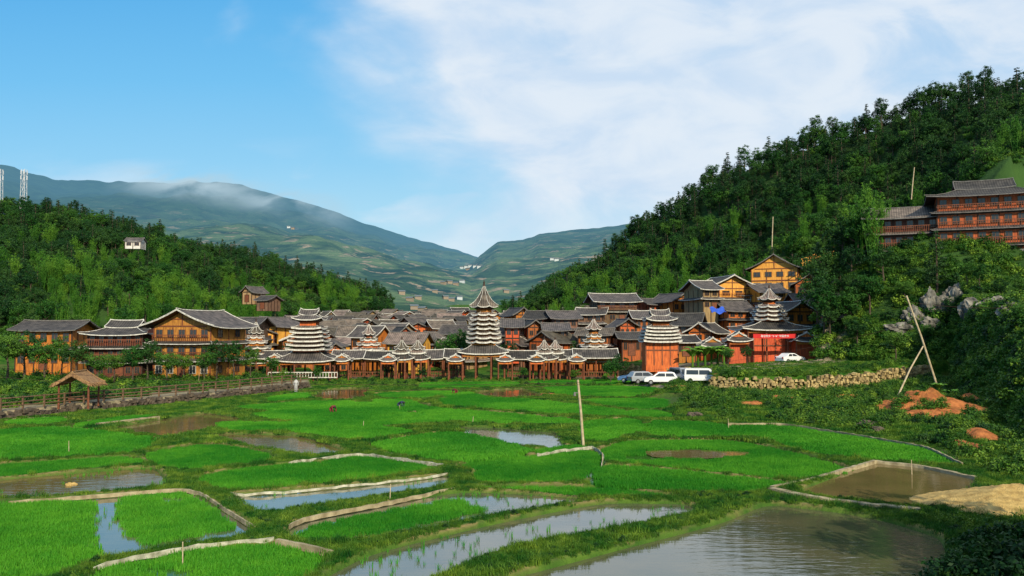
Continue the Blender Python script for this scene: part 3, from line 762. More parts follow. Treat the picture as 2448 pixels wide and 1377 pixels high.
for row in range(19):
    d=147+row*9
    px=590+random.uniform(0,40)+row*13
    lim=1430 if row<3 else 1660-row*12
    while px<lim:
        wp=random.uniform(5,8)/d*F; g=float(valley(d))
        if not (1120<px<1190 and d<170):
            zb=g+random.uniform(-.9,.9)+max(0,(680-px)*.02)+max(0,(px-1300)*.014*(d/180))
            hh=random.uniform(3.6,5.0)
            yb=782-(zb-8)*F/d; ye=782-(zb+hh-8)*F/d; yr=782-(zb+hh+random.uniform(1.2,2.1)-8)*F/d
            house(px,d+random.uniform(-4,4),yr,ye,yb,wp,random.uniform(5,7.5),random.choice(['x','x','y']),random.choice(cw),random.uniform(-.9,.9),random.choice('wggg'),2,3 if d<200 else 2,random.random()<.3 and d<220,None,tile=random.choice([None,mTileB,mTileB]),group='village houses',ov=.7,door=d<180,up=.1)
        px+=wp*random.uniform(.95,1.5)
# ---------------------------------------------------------------- towers
def tower(px,d,y_base,tiers,topk,lower=None,n=8,wood='orange',name='drum_tower',label='drum tower',cat='tower',zb=None,posts=True,balc=None,bodyw=None,yoff=0):
    s=d/F; z0=Z(y_base,d) if zb is None else zb
    e=top(name,label,cat,(X(px,d,790),d+yoff,z0))
    zz=lambda y:Z(y,d)-z0
    pol=(lambda r:ngon(8,r*1.06)) if n==8 else (lambda r:rect(r,r))
    kind,yt,ye,hw=topk; hw*=s
    b=B()
    levels=[(zz(ye)+.15,hw*.52)]+[(zz(t[0]),t[1]*s*.66) for t in tiers]
    for (za,ra),(zb_,rb) in zip(levels[:-1],levels[1:]):
        P0=pol(rb*1.0 if zb_!=levels[1][0] else ra); 
        top_=[(q[0],q[1],za) for q in P0]; bot=[(q[0],q[1],zb_+.0) for q in P0]
        for k in range(len(P0)):
            b.poly([bot[k],bot[(k+1)%len(P0)],top_[(k+1)%len(P0)],top_[k]],0)
    zl=levels[-1][0]; rl=levels[-1][1]
    if lower: 
        yl0,yl1,lw=lower; zlo=zz(yl0)
        P0=rect(rl,rl); 
        for k in range(4): b.poly([(*P0[k],zlo-.1),(*P0[(k+1)%4],zlo-.1),(*P0[(k+1)%4],zl+.1),(*P0[k],zl+.1)],0)
    part('wall',b.mesh('wall',[mWood['orange' if wood=='crimson' else wood]]),e)
    for (y,w) in tiers:
        b=B(); r=w*s; zc=zz(y)
        b.ring(pol(r*.62),pol(r),zc+.36,zc,.16,.23,ns=4,hr=.04)
        part('roof_tier',b.mesh('roof_tier',[mTileB,mTrim,mBeamO]),e)
    b=B(); zt=zz(yt); zv=zz(ye)
    if kind=='spire':
        hS=zt-zv; z1=zv+hS*.8
        P=ngon(8,hw*1.05)
        prof=[(.06,z1),(.24,zv+hS*.55),(.5,zv+hS*.3),(1,zv)]
        for (ra,za),(rb,zb_) in zip(prof[:-1],prof[1:]):
            last=rb==1
            b.ring([(q[0]*ra,q[1]*ra) for q in P],[(q[0]*rb,q[1]*rb) for q in P],za,zb_,.22 if last else 0,.12,0,1 if last else 0,sag=0.05,ns=4,hr=.035,mh=1)
        part('roof',b.mesh('roof',[mTileB,mTrim,mBeam]),e)
        b=B(); fh=hS*.28; 
        for i,(a,r1,r2) in enumerate([(0,.16,.2),(.15,.2,.1),(.28,.14,.14),(.42,.1,.05),(.55,.05,.01)]):
            b.cyl((0,0,z1-.1+a*fh*1.6),(0,0,z1-.1+(a+.15)*fh*1.6),r1*min(1,hw/1.4),r2*min(1,hw/1.4),8)
        b.cyl((0,0,z1),(0,0,zt+fh*.5),.03,.02,5)
        part('finial',b.mesh('finial',[mBeam]),e)
    else:
        b.ring(rect(hw*.5,hw*.4),rect(hw,hw*.9),zv+(zt-zv)*.45,zv,.35,.14); b.gable(hw*.62,hw*.42,zv+(zt-zv)*.45,(zt-zv)*.5,'x',.3,.12,rr=.06)
        part('roof',b.mesh('roof',[mTile,mTrim,mBeam]),e)
    b=B(); q=hw*.72; b.ring(pol(hw*.5),pol(q),zv-.35,zv-.05,0,.12,sag=0,ns=2); part('bracket_band',b.mesh('bracket_band',[mBeamO,mTrimG,mBeam]),e)
    if lower:
        yl0,yl1,lw=lower; lw*=s
        b=B(); b.ring(rect(rl*.98,rl*.98),rect(lw,lw*.8),zz(yl0),zz(yl1),.35,.17); part('lower_roof',b.mesh('lower_roof',[mTile,mTrim,mBeamO]),e)
        if posts:
            pm=B(); pm.cyl((0,0,-.3),(0,0,zz(yl1)+.2),.15,.13,8); pmm=pm.mesh('post',[mBeamO])
            for ix in (-.82,-.3,.3,.82):
                for iy in (-.68,.68): part('post',pmm,e,(ix*lw,iy*lw,0))
            for y0_ in (-lw*.68-.06,lw*.62): b=B(); b.box(-lw*.82,lw*.82,y0_,y0_+.12,zz(yl1)-.5,zz(yl1)-.1); part('beam',b.mesh('beam',[mWood['orange']]),e)
    if bodyw:
        bw=bodyw*s; yb_=lower[1] if lower else tiers[-1][0]
        b=B(); b.box(-bw,bw,-bw*.8,bw*.8,-2,zz(yb_)+.3,0)
        for i in range(5): xx=-bw+2*bw*i/4; b.box(xx-.08,xx+.08,-bw*.8-.06,-bw*.8+.02,-1,zz(yb_),1)
        b.box(-bw,bw,-bw*.8-.09,-bw*.8+.02,zz(yb_)*.45,zz(yb_)*.45+.18,1)
        part('wall',b.mesh('wall',[mWood[wood],mBeamO]),e)
    if balc:
        yb0,bw=balc; bw*=s
        b=B(); b.box(-bw,bw,-bw*.75,-bw*.75+.08,zz(yb0),zz(yb0)+.12,0); b.box(-bw,bw,-bw*.75-.03,-bw*.75+.12,zz(yb0)-.75,zz(yb0)-.62,0)
        for i in range(25): xx=-bw+2*bw*i/24; b.box(xx-.04,xx+.04,-bw*.75+.01,-bw*.75+.06,zz(yb0)-.62,zz(yb0),0)
        part('railing',b.mesh('railing',[mTrim]),e)
    return e
tower(1157,130,905,[(752,31),(763,34),(774,36),(785,38),(796,40),(807,42),(817,43)],('spire',672,734,35),(824,844,60),label='tall octagonal drum tower gate with pointed spire',zb=0)
tower(740,128,905,[(784,35),(794,38),(804,40),(814,42),(824,44),(834,46)],('gable',740,764,36),(840,862,74),label='square drum tower with hipped gable top',zb=0,n=4,balc=(888,80))
tower(612,134,900,[(806,19),(818,26),(831,34),(844,42)],('spire',762,796,17),(850,866,50),label='small drum tower with widening white tiers',zb=.3)
tower(882,136,905,[(812,20),(823,28),(835,36)],('spire',768,799,16),(842,858,48),label='small drum tower above the covered bridge',zb=.3)
tower(1419,136,905,[(803,19),(815,26),(827,33),(838,40)],('spire',755,787,20),(844,862,54),label='small drum tower with widening white tiers',zb=.3)
tower(1577,128,856,[(783,37),(791,39),(799,41),(807,43),(815,45)],('gable',741,766,37),None,n=4,label='square orange drum tower with hipped gable top',bodyw=38)
tower(1840,132,858,[(733,31),(743,35),(753,38),(763,42)],('spire',682,716,26),(768,788,82),label='orange drum tower gate with red banner',bodyw=50,wood='crimson')
def pav(px,d,yt,ye,hw,yl,lw,yb=905):
    tower(px,d,yb,[(ye+9,hw*1.15)],('spire',yt,ye,hw),(yl-14,yl,lw),name='pavilion',label='small bridge pavilion with pointed cap roof',cat='pavilion',zb=.1,n=4)
for px,d in ((541,128),(961,129),(999,131),(1301,129),(1327,131)): pav(px,d,806,834,18,858,33)
def gatepav(px,d,yr,ye,wpx,zb=.1,name='pavilion',wall=None):
    s=d/F; w=wpx*s/2; e=top(name,'open timber gate pavilion with white edged gable roof','pavilion',(X(px,d),d,zb)); he=Z(ye,d)-zb; hr=Z(yr,d)-Z(ye,d)
    b=B(); b.ring(rect(w*.55,w*.5),rect(w,w*.9),he+hr*.5,he,.3,.15,ns=4); b.gable(w*.6,w*.6,he+hr*.45,hr*.55,'y',.15,.12)
    part('roof',b.mesh('roof',[mTileY,mTrim,mBeamO]),e)
    b=B(); b.poly([(-w*.5,-w*.5,he+hr*.45),(w*.5,-w*.5,he+hr*.45),(0,-w*.5,he+hr*.93)]); part('gable_board',b.mesh('gable_board',[mWood['orange']]),e)
    pm=B(); pm.cyl((0,0,-.3),(0,0,he+.1),.12,.11,8); pmm=pm.mesh('post',[mBeamO])
    for a in (-.75,.75):
        for c in (-.65,.65): part('post',pmm,e,(a*w,c*w,0))
    for y0_ in (-w*.65-.05,w*.6): b=B(); b.box(-w*.75,w*.75,y0_,y0_+.1,he-.5,he-.2); part('beam',b.mesh('beam',[mWood['orange']]),e)
    if wall: 
        b=B(); b.box(-w*.7,w*.7,-w*.3,w*.6,-1,he); part('wall',b.mesh('wall',[mWood[wall]]),e)
    return e
for px,d in ((820,127),(930,126),(1090,127),(1208,127),(1283,126),(1378,127),(660,126),(560,125),(515,127)): gatepav(px,d,848,862,44)
gatepav(1922,128,795,815,70,3.0,wall='rust'); gatepav(1762,129,795,815,62,3.0,wall='rust'); gatepav(1700,130,808,828,60,3.0)
e=top('banner','red cloth banner with white lettering on the gate tower','banner',(X(1847,126),125.0,Z(803,126)))
b=B(); n=12
P=[[(-3.2+6.4*i/n,.04*math.sin(i*1.3),.32-.06*math.sin(math.pi*i/n)),(-3.2+6.4*i/n,.04*math.sin(i*1.3)+.02,-.32-.06*math.sin(math.pi*i/n))] for i in range(n+1)]
for i in range(n): b.poly([P[i][0],P[i+1][0],P[i+1][1],P[i][1]])
part('cloth',b.mesh('cloth',[mRedB]),e)
try:
    cu=bpy.data.curves.new('t','FONT'); cu.body='喜迎侗乡 “3·16” 中国贵州'; cu.size=.38; cu.align_x='CENTER'; cu.align_y='CENTER'
    to=bpy.data.objects.new('t',cu); COL.objects.link(to); bpy.context.view_layer.update()
    tm=bpy.data.meshes.new_from_object(to.evaluated_get(bpy.context.evaluated_depsgraph_get())); tm.materials.clear(); tm.materials.append(mWhiteP)
    bpy.data.objects.remove(to); part('lettering',tm,e,(0,-.07,-.04),(math.pi/2,0,0))
except Exception as ex: print('text',ex)
def gallery(px0,px1,d,yr=838,ye=856,zb=.1):
    s=d/F; x0,x1=X(px0,d),X(px1,d); L=(x1-x0)/2; e=top('covered_bridge','roofed timber walkway with dark tiles and pale ridge','covered bridge',((x0+x1)/2,d+2,zb)); he=Z(ye,d)-zb; hr=Z(yr,d)-Z(ye,d)
    b=B(); b.gable(L,2.4,he,hr,'x',.1,.14); part('roof',b.mesh('roof',[mTile,mTrim,mBeamO]),e)
    pm=B(); pm.cyl((0,0,-.3),(0,0,he+.15),.11,.1,8); pmm=pm.mesh('post',[mBeamO]); n=max(2,int(2*L/2.6))
    for i in range(n+1):
        for c in (-1.7,1.7): part('post',pmm,e,(-L*.95+1.9*L*i/n,c,0))
    for c in (-1.7,1.7):
        b=B(); b.box(-L*.95,L*.95,c-.04,c+.04,.85,.97); b.box(-L*.95,L*.95,c-.04,c+.04,.2,.3)
        m=int(2*L/.4)
        for i in range(m): xx=-L*.95+1.9*L*i/m; b.box(xx-.03,xx+.03,c-.03,c+.03,.3,.85)
        part('railing',b.mesh('railing',[mBeamO]),e)
        b=B(); b.box(-L*.95,L*.95,c-.05,c+.05,he-.45,he-.1); part('beam',b.mesh('beam',[mWood['orange']]),e)
    b=B(); b.box(-L,L,-2,2,-.6,.12); part('deck',b.mesh('deck',[mStoneG]),e)
for a,b_ in ((500,600),(610,690),(790,870),(870,960),(960,1060),(1060,1105),(1212,1290),(1290,1370),(1370,1480)): gallery(a,b_,131+random.uniform(-.5,.5),836+random.randint(0,5),855+random.randint(0,3))
# big timber building on the right slope
house(2410,122,414,466,630,270,13,'hip','rust',-.42,'g',4,8,True,'rust red timber building with tiered dark roofs',ov=1.5,up=.35,balc=True,pdr=True,panels=True,foot=3)
house(2200,128,484,522,640,190,11,'x','red',-.42,'g',3,6,True,'dark weathered timber annex on the steep bank',ov=1.4,up=.2,tile=mTileB,balc=True,foot=4)
house(2680,122,440,470,600,110,11,'x','orange',-.2,'g',3,3,True,'orange timber building on the steep bank',ov=1.2)
e=top('scaffold','pale sloping timber frame beside the unfinished house','scaffold',(X(1956,168,620),168,Z(622,168)))
b=B()
for i in range(6):
    x=-2.6+i*1.1; zt=.4+i*.42
    b.cyl((x,0,zt-1.6),(x,0,zt),.06,.05,5); b.cyl((x,1.5,zt-1.6),(x,1.5,zt),.06,.05,5); b.cyl((x,-.3,zt),(x,1.8,zt),.05,.05,5)
    if i<5: b.cyl((x,0,zt),(x+1.1,0,zt-.7),.04,.04,5)
for k in (0,.8): b.cyl((-2.9,0,.3-k),(3.3,0,2.66-k),.09,.09,5); b.cyl((-2.9,1.5,.3-k),(3.3,1.5,2.66-k),.09,.09,5)
part('frame',b.mesh('frame',[mWood['yellow']]),e)
b=B(); P=[[(-1.3+.3*i,-1+.3*j,.25*math.sin(i*1.1)*math.cos(j)+(.15*j)) for j in range(7)] for i in range(9)]; b.sheet(P,.05,0,0)
single('tarpaulin',b.mesh('tarpaulin',[mTarp],True),'crumpled blue tarpaulin draped on a tiled roof','tarpaulin',(X(1718,141),141,Z(748,141)))
# ---------------------------------------------------------------- walls, edging, railing
def stonewall(name,pts,zs,h,mat,label,st=.42,th=.5):
    b=B()
    for k,((ax,ay),(bx,by)) in enumerate(zip(pts[:-1],pts[1:])):
        L=math.hypot(bx-ax,by-ay); ux,uy=(bx-ax)/L,(by-ay)/L; nx,ny=uy,-ux; n=int(L/st); rows=int(h/(st*.72))
        for i in range(n):
            hv=float(fbm(np.array([(ax+ux*i*st)*.35]),np.array([ay*.2]))[0]); zb=zs[k]+(zs[k+1]-zs[k])*i/n
            for r in range(rows):
                if r>=rows-1 and random.random()<.45: continue
                if r>=rows*(.5+.95*hv): continue
                s0=(i+.5*(r%2)+random.uniform(-.25,.25))*st; zz=zb+r*st*.72+random.uniform(-.07,.07)
                w=st*random.uniform(.32,.64); hh=st*.36*random.uniform(.75,1.35); dp=random.uniform(-.1,.28)
                cx,cy=ax+ux*s0,ay+uy*s0
                P=[]
                for zk in (-hh,hh):
                    for (sa,da) in ((-w,th/2+dp),(w,th/2+dp),(w,-th/2),(-w,-th/2)):
                        j=lambda:random.uniform(-.08,.08)
                        kx=.78 if zk>0 else .92
                        P.append((cx+ux*sa*kx+nx*da+j(),cy+uy*sa*kx+ny*da+j(),zz+hh+zk+j()))
                b.hexa(P,0)
    return single(name,b.mesh(name,[mat]),label,'wall')
stonewall('stone_wall',WALLW,[p[2]-.25 for p in WALLP],1.95,mStone,'dry stone retaining wall of yellow brown rocks')
stonewall('stone_wall',PARKW,[.3]*4,1.9,mStone,'low rubble retaining wall in front of the car park')
LW=[G(*p) for p in [(-300,1034),(0,1003),(200,982),(420,962),(600,942),(740,926)]]
stonewall('stone_wall',LW,[-.2]*6,.95,mStoneG,'dark stone embankment wall along the paddies')
e=top('railing','timber post and rail fence on the embankment wall','railing',(0,0,0)); pm=B(); pm.box(-.07,.07,-.07,.07,0,1.15); pmm=pm.mesh('post',[mRail])
for (ax,ay),(bx,by) in zip(LW[:-1],LW[1:]):
    L=math.hypot(bx-ax,by-ay); n=int(L/1.9)
    for i in range(n): t=i/n; part('post',pmm,e,(ax+(bx-ax)*t,ay+(by-ay)*t,.75))
    for zz in (1.1,1.4,1.8): b=B(); b.cyl((ax,ay,zz),(bx,by,zz),.06,.06,5); part('rail',b.mesh('rail',[mRail]),e)
def edging(pp,w,z0,z1,mat,label,name='concrete_edging',cat='kerb',wob=.015,z=-.0):
    P=[G(*p,z) for p in pp]; Q=[]
    for (a,b_) in zip(P[:-1],P[1:]):
        n=max(1,int(math.dist(a,b_)/.4))
        for i in range(n): t=i/n; Q.append((a[0]*(1-t)+b_[0]*t,a[1]*(1-t)+b_[1]*t))
    Q.append(P[-1])
    for _ in range(4): Q=[Q[0]]+[((Q[i-1][0]+2*Q[i][0]+Q[i+1][0])/4,(Q[i-1][1]+2*Q[i][1]+Q[i+1][1])/4) for i in range(1,len(Q)-1)]+[Q[-1]]
    b=B(); R=[]
    for i,q in enumerate(Q):
        a=Q[max(0,i-1)];c=Q[min(len(Q)-1,i+1)]; L=math.dist(a,c)+1e-6; nx,ny=-(c[1]-a[1])/L,(c[0]-a[0])/L; o=random.uniform(-wob,wob); h=z1+random.uniform(-wob,wob)*1.5
        R.append([(q[0]+nx*(w/2+o),q[1]+ny*(w/2+o),h),(q[0]-nx*(w/2-o),q[1]-ny*(w/2-o),h+random.uniform(-wob,wob))])
    b.sheet(R,z1-z0,0,0); return single(name,b.mesh(name,[mat]),label,cat)
edging([(1845,1168),(1930,1150),(2092,1104)],.22,-.2,.10,mConc,'weathered concrete rim of a fish pond')
edging([(1842,1172),(1900,1184),(1960,1196),(2090,1212),(2200,1222)],.4,-.2,.14,mConc,'weathered concrete rim of a fish pond')
edging([(2095,1104),(2200,1114),(2340,1144)],.25,-.2,.08,mConc,'weathered concrete rim of a fish pond')
edging([(662,1298),(720,1308),(794,1326)],.16,-.1,.14,mConc,'pale concrete strip along a bund')
edging([(222,1362),(320,1336),(440,1314),(600,1294),(655,1293)],.03,-.06,.12,mPlast,'crumpled plastic sheet edging a paddy','plastic_edging','plastic sheet',.03)
edging([(528,1174),(560,1184),(700,1174),(860,1158),(1000,1144),(1076,1131)],.03,-.08,.03,mPlast,'crumpled plastic sheet edging a paddy','plastic_edging','plastic sheet',.03)
edging([(1285,1090),(1350,1078),(1420,1070),(1444,1090),(1438,1112)],.03,-.08,.12,mPlast,'crumpled plastic sheet edging a paddy','plastic_edging','plastic sheet',.03)
edging([(20,1202),(240,1186),(440,1170),(480,1180),(608,1262)],.08,-.1,.08,mConc,'low earth lip along a paddy')
edging([(690,1260),(720,1242),(900,1208),(1090,1168)],.08,-.1,.08,mConc,'low earth lip along a paddy')
edging([(690,1108),(860,1086),(1070,1115)],.03,-.1,.12,mPlast,'thin plastic edging along a paddy','plastic_edging','plastic sheet',.03)
edging([(1740,1016),(1870,1016),(1990,1034),(2100,1052),(2215,1072),(2300,1112)],.1,-.1,.16,mConc,'low earth lip along a curving paddy')
edging([(230,1018),(300,1010),(380,1000)],.2,-.2,.22,mConc,'short concrete lip beside muddy water')
nu,nv=70,46; P=[]; cx,cy=X(2450,38),38.5
for i in range(nu):
    row=[]
    for j in range(nv):
        a=-1+2*i/(nu-1);c=-1+2*j/(nv-1); x=cx+a*4.8;y=cy+c*3.6; r=math.hypot(a,c)+.22*(float(fbm(x*.5,y*.5))-.5)
        row.append((x,y,-.15+.95*max(0,1-r)**.9*(.8+.4*float(fbm(x*.8,y*.8)))+.12*float(fbm(x*5,y*5))*(r<1)))
    P.append(row)
b=B(); b.sheet(P,.3,0,0); single('straw_heap',b.mesh('straw_heap',[mStraw],True),'spread heap of golden straw beside the pond','straw heap')
def rock(x,y,z,s,mat,label,sq=(1,1,1),seed=0,name='rock'):
    bm=bmesh.new(); bmesh.ops.create_icosphere(bm,subdivisions=4,radius=1)
    for v in bm.verts:
        c=v.co; n=float(fbm(np.array([c.x*2.2+seed*3+c.z*1.5+10]),np.array([c.y*2.2-c.z*1.3+20]),4)[0])
        k=.35+1.3*n; k=round(k*6)/6*.75+k*.25; v.co=Vector((c.x*k*sq[0],c.y*k*sq[1],c.z*k*sq[2]))*s
    me=bpy.data.meshes.new(name); bm.to_mesh(me); bm.free(); me.materials.append(mat)
    return single(name,me,label,'rock',(x,y,z),random.uniform(-.4,.4))
for k,(px,py,s,q) in enumerate([(2150,790,1.0,(1.6,.8,.7)),(2235,738,1.3,(1.0,.8,1.3)),(2285,725,1.3,(1.1,.8,1.2)),(2325,745,1.2,(1.0,.8,1.1)),(2375,735,1.1,(1.4,.8,.9)),(2415,745,1.0,(1.2,.8,.8)),(2225,782,1.0,(1.2,.8,.9)),(2185,760,1.1,(1.0,.8,1.0))]):
    d=106
    for dd in np.arange(60,140,.5):
        if H1(X(px,dd),dd)>Z(py+2,dd): d=dd; break
    rock(X(px,d),d-.1,Z(py,d)+.1,s*d/106*1.15,mCliff,'pale weathered limestone outcrop in the bank',q,k,'rock_outcrop')
for k,(px,py,s) in enumerate([(172,1152,.45),(2078,996,.6),(2092,1003,.45),(1660,996,.5),(1350,1188,.25),(1375,1190,.2),(1325,1186,.18),(600,1120,.3)]):
    x,y=G(px,py,0 if k not in(1,2) else 1); rock(x,y,H1(x,y)+.1*s,s,mStoneG if k!=0 else mStraw,'rough boulder lying on the ground',(1.2,1,.6),k+20)
def pole(p0,p1,r,label,extra=None):
    e=top('wooden_pole',label,'pole',p0); q=Vector(p1)-Vector(p0)
    b=B(); b.cyl((0,0,-.6),tuple(q*.5),r,r*.88,8); b.cyl(tuple(q*.5),tuple(q),r*.88,r*.75,8); part('shaft',b.mesh('shaft',[mPole]),e)
    if extra:
        b=B(); b.cyl(tuple(q*.8),tuple(q*.8+Vector((-.3,0,0))),.03,.03,5); b.cyl(tuple(q*.8+Vector((-.3,0,.05))),tuple(q*.8+Vector((-.3,0,-.2))),.05,.1,8); part('lamp_arm',b.mesh('lamp_arm',[mTrimG]),e)
x,y=G(1396,1064); pole((x,y,0),(X(1381,y),y,Z(908,y)),.10,'slender leaning pale wooden pole standing among paddies',True)
pole((X(2237,88),88,Z(908,88)),(X(2169,88),88,Z(707,88)),.12,'leaning pale wooden power pole on the rough bank')
pole((X(2140,84),84,Z(940,84)),(X(2206,87.5),87.5,Z(828,87.5)),.09,'slanting pale timber brace leaning on a power pole')
pole((X(1848,200),200,Z(600,200)),(X(1848,200,520),200,Z(518,200)),.14,'pale pole rising from the wooded slope')
pole((X(2186,170),170,Z(470,170)),(X(2186,170,400),170,Z(400,170)),.12,'pale pole rising from the wooded slope')
for px,py,h in [(165,1080,.9),(437,1345,.9),(932,1196,.7),(868,1018,.6),(1440,1106,.8),(475,928,2.6),(1130,1010,.5),(2180,1130,.9),(956,975,.5),(1742,1022,.9)]:
    x,y=G(px,py); z=max(-.2,H1(x,y)); b=B(); b.cyl((0,0,-.1),(random.uniform(-.06,.06),0,h),.025,.02,5); single('wooden_stake',b.mesh('wooden_stake',[mPole]),'thin wooden stake stuck in a paddy','stake',(x,y,z))
def wire(a,c,sag,label='thin sagging overhead power line'):
    b=B(); pr=None
    for i in range(25):
        t=i/24; p=Vector(a).lerp(Vector(c),t); p.z-=sag*4*t*(1-t)
        if pr: b.cyl(pr,p,.018,.018,4)
        pr=p
    single('power_line',b.mesh('power_line',[mBeam]),label,'power line')
wire((X(2190,88),88,Z(770,88)),(X(1395,105),105,Z(893,105)),1.2)
wire((X(2175,88),88,Z(722,88)),(X(2700,80),80,Z(700,80)),1)
wire((X(1385,56),56,Z(915,56)),(X(-300,75),75,Z(850,75)),1.0); wire((X(1385,56),56,Z(920,56)),(X(-300,75),75,Z(868,75)),1.2)
for px,d in ((12,296),(69,300)):
    z0=H1(X(px,d),d); zt=Z(408 ,d); h=zt-z0; e=top('telecom_mast','white steel lattice telecom mast on the wooded ridge','mast',(X(px,d,430),d-3,z0))
    b=B(); w0,w1=.9,.6
    for a in (-1,1):
        for c in (-1,1): b.cyl((a*w0,c*w0,-1),(a*w1,c*w1,h),.08,.07,5)
    n=6
    for i in range(n):
        za,zb_=h*i/n,h*(i+1)/n; wa=w0+(w1-w0)*i/n; wc=w0+(w1-w0)*(i+1)/n
        for s in (-1,1): b.cyl((-wa,s*wa,za),(wc,s*wc,zb_),.05,.05,4); b.cyl((wa,s*wa,za),(-wc,s*wc,zb_),.05,.05,4)
    part('lattice',b.mesh('lattice',[mSteel]),e)
    for i in range(6):
        an=i*1.05; b=B(); b.box(-.15,.15,-.1,.1,-.7,.7); part('antenna',b.mesh('antenna',[mSteel]),e,(math.cos(an)*1.1,math.sin(an)*1.1,h-1.1 if i%2 else h-3.2))
x,y=G(188,984); e=top('thatched_shelter','small open shelter with shaggy thatched roof','shelter',(x,y,.7),.15)
b=B(); b.gable(1.9,1.75,2.0,1.1,'y',.0,.22,0,0,mb=0); 
for i in range(160):
    a=random.uniform(-1.9,1.9); s=random.choice((-1,1)); b.cyl((s*1.7,a,2.1),(s*(1.95+random.uniform(0,.2)),a+random.uniform(-.1,.1),1.75+random.uniform(-.1,.1)),.03,.01,4)
    u_=random.uniform(-1,1); b.cyl((u_*1.6,-1.9,3.05-abs(u_)*1.0),(u_*1.65,-2.1,2.75-abs(u_)*1.0),.03,.01,4)
part('roof',b.mesh('roof',[mThatch]),e)
pm=B(); pm.cyl((0,0,-.3),(0,0,2.25),.1,.09,7); pmm=pm.mesh('post',[mBeamO])
for a in (-1.3,1.3):
    for c in (-1.4,1.4): part('post',pmm,e,(a,c,0))
b=B(); b.box(-1.3,1.3,.9,1.2,.4,.48); part('bench',b.mesh('bench',[mBeamO]),e)
# ---------------------------------------------------------------- cars
def carpaint(name,c): return M(name,c,tuple(q*.9 for q in c),1,.25,spec=.6)
mGlass=M('car_glass',(.02,.025,.03),(.03,.035,.04),1,.08,spec=.8); mLamp=M('lamp_lens',(.7,.7,.68),(.6,.6,.6),1,.15,spec=.7); mRedL=M('tail_lens',(.5,.02,.02),(.4,.02,.02),1,.2)
mRim=M('alloy_rim',(.5,.5,.52),(.4,.4,.42),1,.3,metal=.6)
def prof(b,pts,w0,w1,zc,mi=0):
    zt=max(p[1] for p in pts); n=len(pts); hw=lambda z:w0 if z<=zc else w0+(w1-w0)*(z-zc)/(zt-zc+1e-6)
    L=[(p[0],-hw(p[1]),p[1]) for p in pts]; Rr=[(p[0],hw(p[1]),p[1]) for p in pts]
    b.poly(L,mi); b.poly(Rr[::-1],mi)
    for i in range(n): j=(i+1)%n; b.poly([L[j],L[i],Rr[i],Rr[j]],mi)
